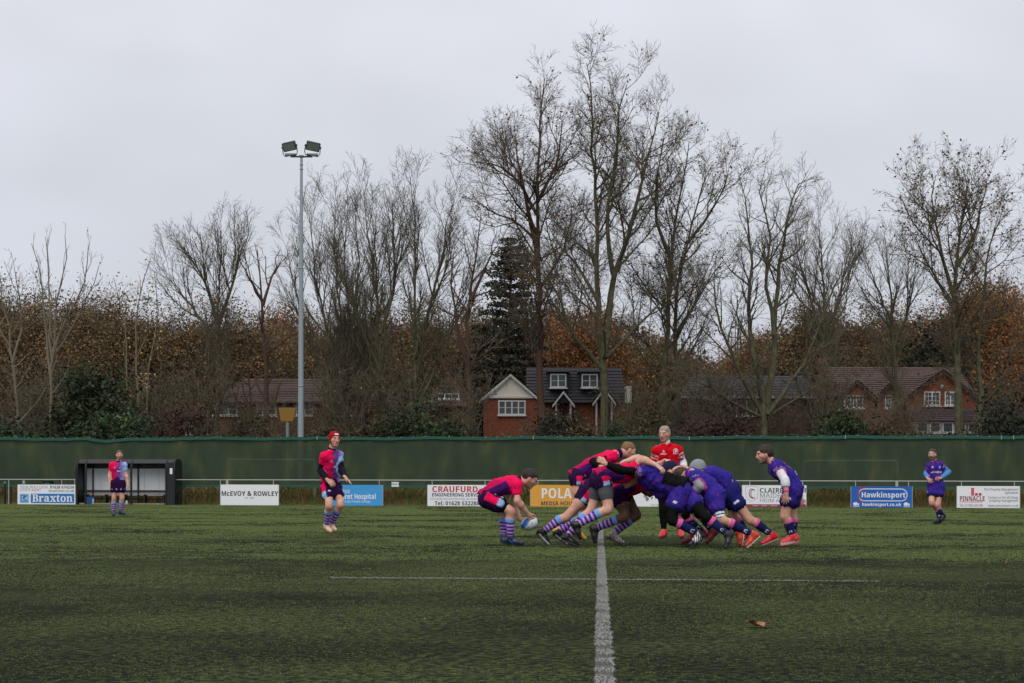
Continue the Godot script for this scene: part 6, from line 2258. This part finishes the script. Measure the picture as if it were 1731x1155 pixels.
	person({"label": "pink lock bent low with one striped-sock leg stretched far back", "kit": "pink", "flank": true, "d": 25.2, "face": Vector3(1, -0.2, 0), "crown": Vector3(-0.2, 1, 0), "group": "players packed into the scrum", "arch": 0.02, "hair": col(70, 50, 40),
		"boots": BLACK, "shorts": 0.38, "boot_style": "white_side", "j": {"hd": [1078.0, 818.0, 0.0], "nk": [1060.0, 814.0], "sr": [1054.0, 818.0, 0.19], "sl": [1054.0, 816.0, -0.19], "er": [1080.0, 832.0, 0.2], "el": [1080.0, 830.0, -0.2], "wr": [1104.0, 826.0, 0.15], "wl": [1104.0, 824.0, -0.15],
		"pl": [996.0, 831.0], "hr": [994.0, 836.0, 0.11], "hl": [994.0, 835.0, -0.11], "kr": [960.0, 877.5, 0.14], "kl": [985.0, 882.0, -0.12], "ar": [918.5, 904.0, 0.14], "al": [946.0, 905.0, -0.14], "tr": [926.5, 922.0, 0.16], "tl": [955.0, 918.0, -0.12]}})
	person({"label": "nearest pink forward in grey undershorts driving off a bent knee", "kit": "pink", "flank": true, "d": 24.4, "bulk": 1.08, "face": Vector3(1, -0.3, -0.1), "crown": Vector3(0.3, 1, 0), "hair": col(60, 44, 36), "group": "players packed into the scrum", "arch": 0.03,
		"boots": BLACK, "under_leg": col(84, 86, 90), "under_to_leg": 0.68, "shorts": 0.24, "curlr": 0.85, "palmr": Vector3(0.2, -1, -0.3), "skin": col(214, 164, 142),
		"j": {"hd": [1086.0, 806.0, -0.04], "nk": [1071.0, 799.0, 0.0], "sr": [1064.5, 796.0, 0.18], "sl": [1066.0, 798.0, -0.20], "er": [1085.0, 777.5, 0.22], "el": [1085.0, 800.0, -0.25], "wr": [1110.0, 788.0, 0.30], "fr": [1117.0, 793.0, 0.32], "wl": [1105.0, 810.0, -0.2],
		"pl": [1017.0, 808.0], "hr": [1018.0, 814.0, 0.12], "hl": [1011.0, 814.0, -0.11], "kr": [1030.0, 862.0, 0.20], "kl": [1001.0, 862.0, -0.10], "ar": [976.5, 888.5, 0.18], "al": [959.5, 907.5, -0.05], "tr": [980.5, 914.5, 0.20], "tl": [978.0, 924.0, 0.0]}})
	person({"label": "dark-thighed pink prop in patterned white boots at the heart of the scrum", "kit": "pink", "flank": true, "d": 25.0, "bulk": 1.15, "face": Vector3(1, -0.4, 0), "skin": col(112, 76, 60), "hair": col(30, 24, 22), "group": "players packed into the scrum",
		"boots": {"l": col(206, 196, 188), "r": col(34, 34, 38)}, "boot_style": "patterned", "shorts": 0.45, "panel": false, "j": {"hd": [1096.0, 822.0], "nk": [1084.0, 812.0], "sr": [1079.0, 815.0, 0.19], "sl": [1079.0, 813.0, -0.19], "er": [1098.0, 832.0, 0.22], "el": [1098.0, 822.0, -0.22], "wr": [1120.0, 822.0, 0.22], "wl": [1120.0, 812.0, -0.2],
		"pl": [1042.0, 830.0], "hr": [1044.0, 834.0, 0.12], "hl": [1046.0, 833.0, -0.12], "kr": [1058.0, 872.0, 0.22], "kl": [1078.0, 868.0, -0.05], "ar": [1008.0, 892.0, 0.12], "al": [1038.0, 901.0, -0.05], "tr": [1006.0, 913.0, 0.14], "tl": [1050.0, 914.0, -0.02]}})
	# ---- the scrum, blue side
	person({"label": "nearest blue prop with black sleeve reaching to grip the grey-shorted forward", "kit": "blue", "d": 24.3, "bulk": 1.20, "face": Vector3(-1, -0.35, 0), "group": "players packed into the scrum", "hair": col(50, 38, 30), "folds": 0.020, "loose": 0.022, "black_back": true, "drape": [[0.15, 0.06, 0.75, 0.10, 0.09, 0.11], [0.3, 0.1, 0.62, 0.16, 0.07, 0.08]],
		"boots": col(30, 30, 34), "boot_style": "stripes", "under_arm": BLACK, "under_leg": BLACK, "under_to_leg": 1.3, "sock": 1.16, "curll": 0.9, "palml": Vector3(0.2, -0.5, -1), "sleeve": 0.45, "arch": 0.0, "shorts": 0.62,
		"j": {"hd": [1062.0, 814.0, -0.15], "nk": [1083.0, 808.0, -0.05], "sl": [1087.0, 803.0, 0.19], "sr": [1090.0, 806.0, -0.22], "el": [1052.0, 801.0, 0.32], "er": [1072.0, 800.0, -0.35], "wl": [1024.0, 790.0, 0.34], "fl": [1014.0, 782.5, 0.35], "wr": [1050.0, 800.0, -0.4],
		"pl": [1149.0, 829.0], "hl": [1150.0, 836.0, 0.12], "hr": [1155.0, 836.0, -0.11], "kl": [1134.0, 884.0, 0.22], "kr": [1192.0, 878.0, 0.26], "al": [1181.0, 909.0, 0.20], "ar": [1230.0, 909.0, 0.30], "tl": [1168.0, 926.0, 0.24], "tr": [1229.0, 927.0, 0.34]}})
	person({"label": "blue flanker with grey sleeve and black-banded white thigh wraps", "kit": "blue", "d": 24.5, "face": Vector3(-1, -0.3, 0), "group": "players packed into the scrum", "hair": col(60, 44, 34), "arch": 0.03,
		"boots": col(204, 62, 34), "sole": col(190, 190, 190), "under_arm": col(150, 150, 154), "bandage": ["l", "r"], "sock": 1.22, "curll": 0.7, "palml": Vector3(-0.4, 0.2, -1), "shorts": 0.66,
		"j": {"hd": [1151.0, 812.0, -0.25], "nk": [1166.0, 806.0, -0.12], "sl": [1171.0, 811.0, 0.10], "sr": [1171.0, 806.0, -0.30], "el": [1183.5, 828.5, 0.20], "er": [1146.0, 812.0, -0.40], "wl": [1163.0, 846.0, 0.04], "wr": [1128.0, 815.0, -0.4],
		"pl": [1208.0, 841.0], "hl": [1207.0, 848.0, 0.12], "hr": [1212.0, 845.0, -0.12], "kl": [1219.5, 884.5, 0.25], "kr": [1203.0, 880.0, -0.05], "al": [1272.5, 909.5, 0.18], "ar": [1247.0, 905.0, -0.12], "tl": [1264.0, 926.5, 0.22], "tr": [1252.0, 924.5, -0.06]}})
	person({"label": "blue lock in grey scrum cap, bare back showing above navy shorts", "kit": "blue", "navy": true, "d": 25.2, "face": Vector3(-1, -0.8, 0), "crown": Vector3(-0.6, 1, 0), "cap": col(140, 144, 146), "group": "players packed into the scrum", "hem": -0.05, "arch": 0.05,
		"boots": col(206, 22, 34), "sole": col(160, 160, 165), "sock": 1.26, "j": {"hd": [1180.5, 800.0, 0.05], "nk": [1194.0, 801.0], "sl": [1198.0, 808.0, 0.18], "sr": [1198.0, 804.0, -0.20], "el": [1172.0, 819.0, 0.0], "er": [1170.0, 808.0, -0.25], "wl": [1146.0, 815.0, -0.1], "wr": [1146.0, 806.0, -0.25],
		"pl": [1234.0, 832.0], "hl": [1235.0, 837.0, 0.11], "hr": [1238.0, 836.0, -0.11], "kl": [1266.0, 883.5, 0.15], "kr": [1240.0, 880.0, -0.12], "al": [1305.0, 910.5, 0.12], "ar": [1262.0, 905.0, -0.18], "tl": [1290.0, 925.0, 0.16], "tr": [1254.0, 918.0, -0.16]}})
	person({"label": "blue forward mostly hidden between the prop and flanker, dark red boots showing", "kit": "blue", "d": 25.6, "face": Vector3(-1, -0.4, 0), "group": "players packed into the scrum", "hair": col(40, 30, 26), "arch": 0.03,
		"boots": col(120, 26, 30), "sock": 1.22, "under_leg": BLACK, "under_to_leg": 1.3, "curll": 0.9, "palml": Vector3(-0.2, -1, 0), "j": {"hd": [1132.0, 806.0, -0.05], "nk": [1146.0, 802.0], "sl": [1150.0, 803.0, 0.15], "sr": [1150.0, 800.0, -0.20], "el": [1142.0, 800.0, 0.3], "er": [1122.0, 806.0, -0.25], "wl": [1158.0, 794.0, 0.38], "fl": [1168.0, 797.0, 0.40], "wr": [1100.0, 808.0, -0.2],
		"pl": [1196.0, 826.0], "hl": [1197.0, 831.0, 0.10], "hr": [1198.0, 830.0, -0.10], "kl": [1160.0, 872.0, 0.12], "kr": [1180.0, 870.0, -0.12], "al": [1172.0, 908.0, 0.12], "ar": [1204.0, 902.0, -0.10], "tl": [1156.0, 921.0, 0.15], "tr": [1197.0, 918.0, -0.05]}})
	person({"label": "blue front-row player in navy cap with bare arm over the pink prop", "kit": "blue", "d": 25.8, "face": Vector3(-1, -0.9, 0.1), "crown": Vector3(-0.8, 1, 0), "cap": col(34, 38, 62), "group": "players packed into the scrum", "arch": 0.02, "skin": col(214, 164, 142),
		"boots": col(150, 30, 30), "curll": 0.9, "palml": Vector3(0, -1, 0.2), "curlr": 0.9, "palmr": Vector3(0, -1, 0.2), "j": {"hd": [1134.0, 794.0, 0.2], "nk": [1126.0, 803.0, 0.0], "sl": [1104.0, 788.0, 0.22], "sr": [1122.0, 792.0, -0.16], "el": [1079.0, 772.0, 0.55], "er": [1110.0, 787.0, -0.30], "wl": [1054.0, 779.0, 0.68], "fl": [1046.0, 783.0, 0.70], "wr": [1124.0, 777.0, -0.1], "fr": [1130.0, 776.0, 0.0],
		"pl": [1164.0, 822.0], "hl": [1163.0, 828.0, 0.10], "hr": [1165.0, 826.0, -0.12], "kl": [1136.0, 872.0, 0.0], "kr": [1146.0, 866.0, -0.2], "al": [1180.0, 900.0, -0.1], "ar": [1190.0, 898.0, -0.25], "tl": [1168.0, 912.0, -0.05], "tr": [1178.0, 911.0, -0.2]}})
	# ---- referee, scrum half opposite, far right player
	person({"label": "referee in red polo shirt with white undersleeves standing behind the scrum", "kit": "referee", "d": 28.6, "face": Vector3(-0.55, -0.16, 1), "hair": col(150, 140, 132), "hair_thick": 0.004, "beard": 0.22, "sleeve": 0.74,
		"boots": col(214, 60, 62), "under_arm": WHITE_CLOTH, "under_leg": BLACK, "under_to_leg": 1.9, "skin": col(206, 150, 130), "j": {"hd": [1123.0, 736.5, 0.05], "nk": [1126.0, 751.5], "sr": [1109.5, 766.0, 0.06], "sl": [1146.5, 764.5, -0.05], "er": [1104.0, 788.0, -0.02], "el": [1155.0, 786.0, -0.08], "wr": [1112.0, 808.0, 0.15], "wl": [1155.0, 808.0, 0.08],
		"pl": [1129.0, 815.0], "hr": [1121.0, 820.0], "hl": [1137.0, 820.0], "kr": [1121.0, 862.0, 0.04], "kl": [1145.0, 862.0, 0.04], "ar": [1122.5, 901.0], "al": [1151.0, 901.0], "tr": [1117.0, 909.5, 0.14], "tl": [1152.0, 909.5, 0.16]}})
	person({"label": "dark-haired blue player leaning forward behind the scrum, hand on thigh", "kit": "blue", "number": true, "d": 25.1, "face": Vector3(-1, -0.12, 0.12), "crown": Vector3(-0.1, 1, 0), "hair": col(46, 34, 30), "hair_thick": 0.018, "hair_rough": 0.014, "beard": 0.6, "hairline": 0.004,
		"boots": col(214, 52, 60), "sole": col(230, 140, 150), "boot_style": "white_side", "under_arm": WHITE_CLOTH, "under_sides": ["l"], "under_to": 1.55, "wrist_tape": ["l"], "tape": ROSE, "sock": 1.22, "arch": 0.04, "curll": 0.2, "spreadl": 1.0, "palml": Vector3(0.6, 0, -1), "palmr": Vector3(0.5, 0, 1), "shorts": 0.48, "sleeve": 0.42,
		"j": {"hd": [1292.0, 772.5, 0.0], "nk": [1305.5, 785.5], "sl": [1313.0, 792.5, 0.18], "sr": [1310.0, 791.0, -0.18], "el": [1327.0, 815.0, 0.30], "er": [1330.0, 818.0, -0.26], "wl": [1329.5, 836.0, 0.33], "fl": [1327.5, 850.0, 0.32], "wr": [1349.0, 841.0, -0.26], "fr": [1355.0, 850.0, -0.26],
		"pl": [1340.5, 828.0], "hl": [1339.0, 834.0, 0.11], "hr": [1343.0, 834.0, -0.11], "kl": [1326.5, 875.0, 0.14], "kr": [1338.5, 875.0, -0.12], "al": [1339.0, 911.5, 0.10], "ar": [1342.0, 909.0, -0.12], "tl": [1325.0, 921.0, 0.14], "tr": [1324.0, 918.5, -0.10]}})
	person({"label": "blue player with white headband and light blue undersleeves jogging by the boards", "kit": "blue", "logo": true, "d": 41.1, "face": Vector3(-0.5, 0, 1), "hair": col(70, 44, 34), "hair_thick": 0.014, "beard": 0.75, "shout": true, "headband": true,
		"boots": col(28, 30, 34), "under_arm": col(82, 140, 200), "sock": 1.24, "bulk": 0.95, "curll": 0.95, "curlr": 0.95, "palml": Vector3(-0.3, 0.6, -1), "palmr": Vector3(0.3, 0.6, -1), "j": {"hd": [1576.0, 767.5, 0.03], "nk": [1579.5, 779.0], "sr": [1571.0, 785.5, 0.02], "sl": [1589.0, 784.5, 0.0], "er": [1565.5, 798.5, -0.08], "el": [1604.0, 797.0, -0.06], "wr": [1568.5, 808.0, 0.16], "fr": [1571.5, 812.0, 0.19], "wl": [1590.5, 807.5, 0.14], "fl": [1585.0, 810.5, 0.18],
		"pl": [1582.0, 819.5], "hr": [1576.5, 823.0], "hl": [1588.5, 823.0], "kr": [1575.0, 849.0, 0.18], "kl": [1586.0, 850.0, 0.10], "ar": [1594.5, 869.5, -0.12], "al": [1587.5, 876.5, 0.0], "tr": [1590.0, 881.0, -0.02], "tl": [1578.0, 883.0, 0.12]}})
	# ---- the ball
	var b := at(896.0, 885.5, 24.75)
	var ball := thing("rugby_ball", "white and blue rugby ball held by the crouching pink player", "ball", b)
	var axis := Vector3(0.93, 0.3, 0.2).normalized()
	var g := Geo.new()
	g.coloured = true
	var side := axis.cross(Vector3(0, 0, 1)).normalized()
	var out := axis.cross(side)
	for r in 25:
		var t := -1.0 + r / 12.0
		var rad := 0.093 * pow(maxf(0.0, 1.0 - t * t), 0.56)
		for s in 28:
			var a := TAU * s / 28.0
			g.v.append(axis * (t * 0.138) + (side * cos(a) + out * sin(a)) * rad)
			var c := col(205, 208, 214)
			var sw := sin(a * 2.0 + t * 2.2)
			if sw > 0.35 and t < 0.55:
				c = col(28, 92, 170)
			if absf(t) > 0.86:
				c = col(30, 60, 120)
			if absf(sw + 0.6) < 0.12 and absf(t) < 0.35 and fmod(t + 1.0, 0.16) < 0.08:
				c = col(30, 34, 60)
			g.c.append(c)
	for r in 24:
		for s in 28:
			var a := r * 28 + s
			var e := r * 28 + (s + 1) % 28
			g.i.append_array(PackedInt32Array([a, e, e + 28, a, e + 28, a + 28]))
	obj("ball_panel", g.mesh(), vmat("ball_rubber", 0.5), ball)
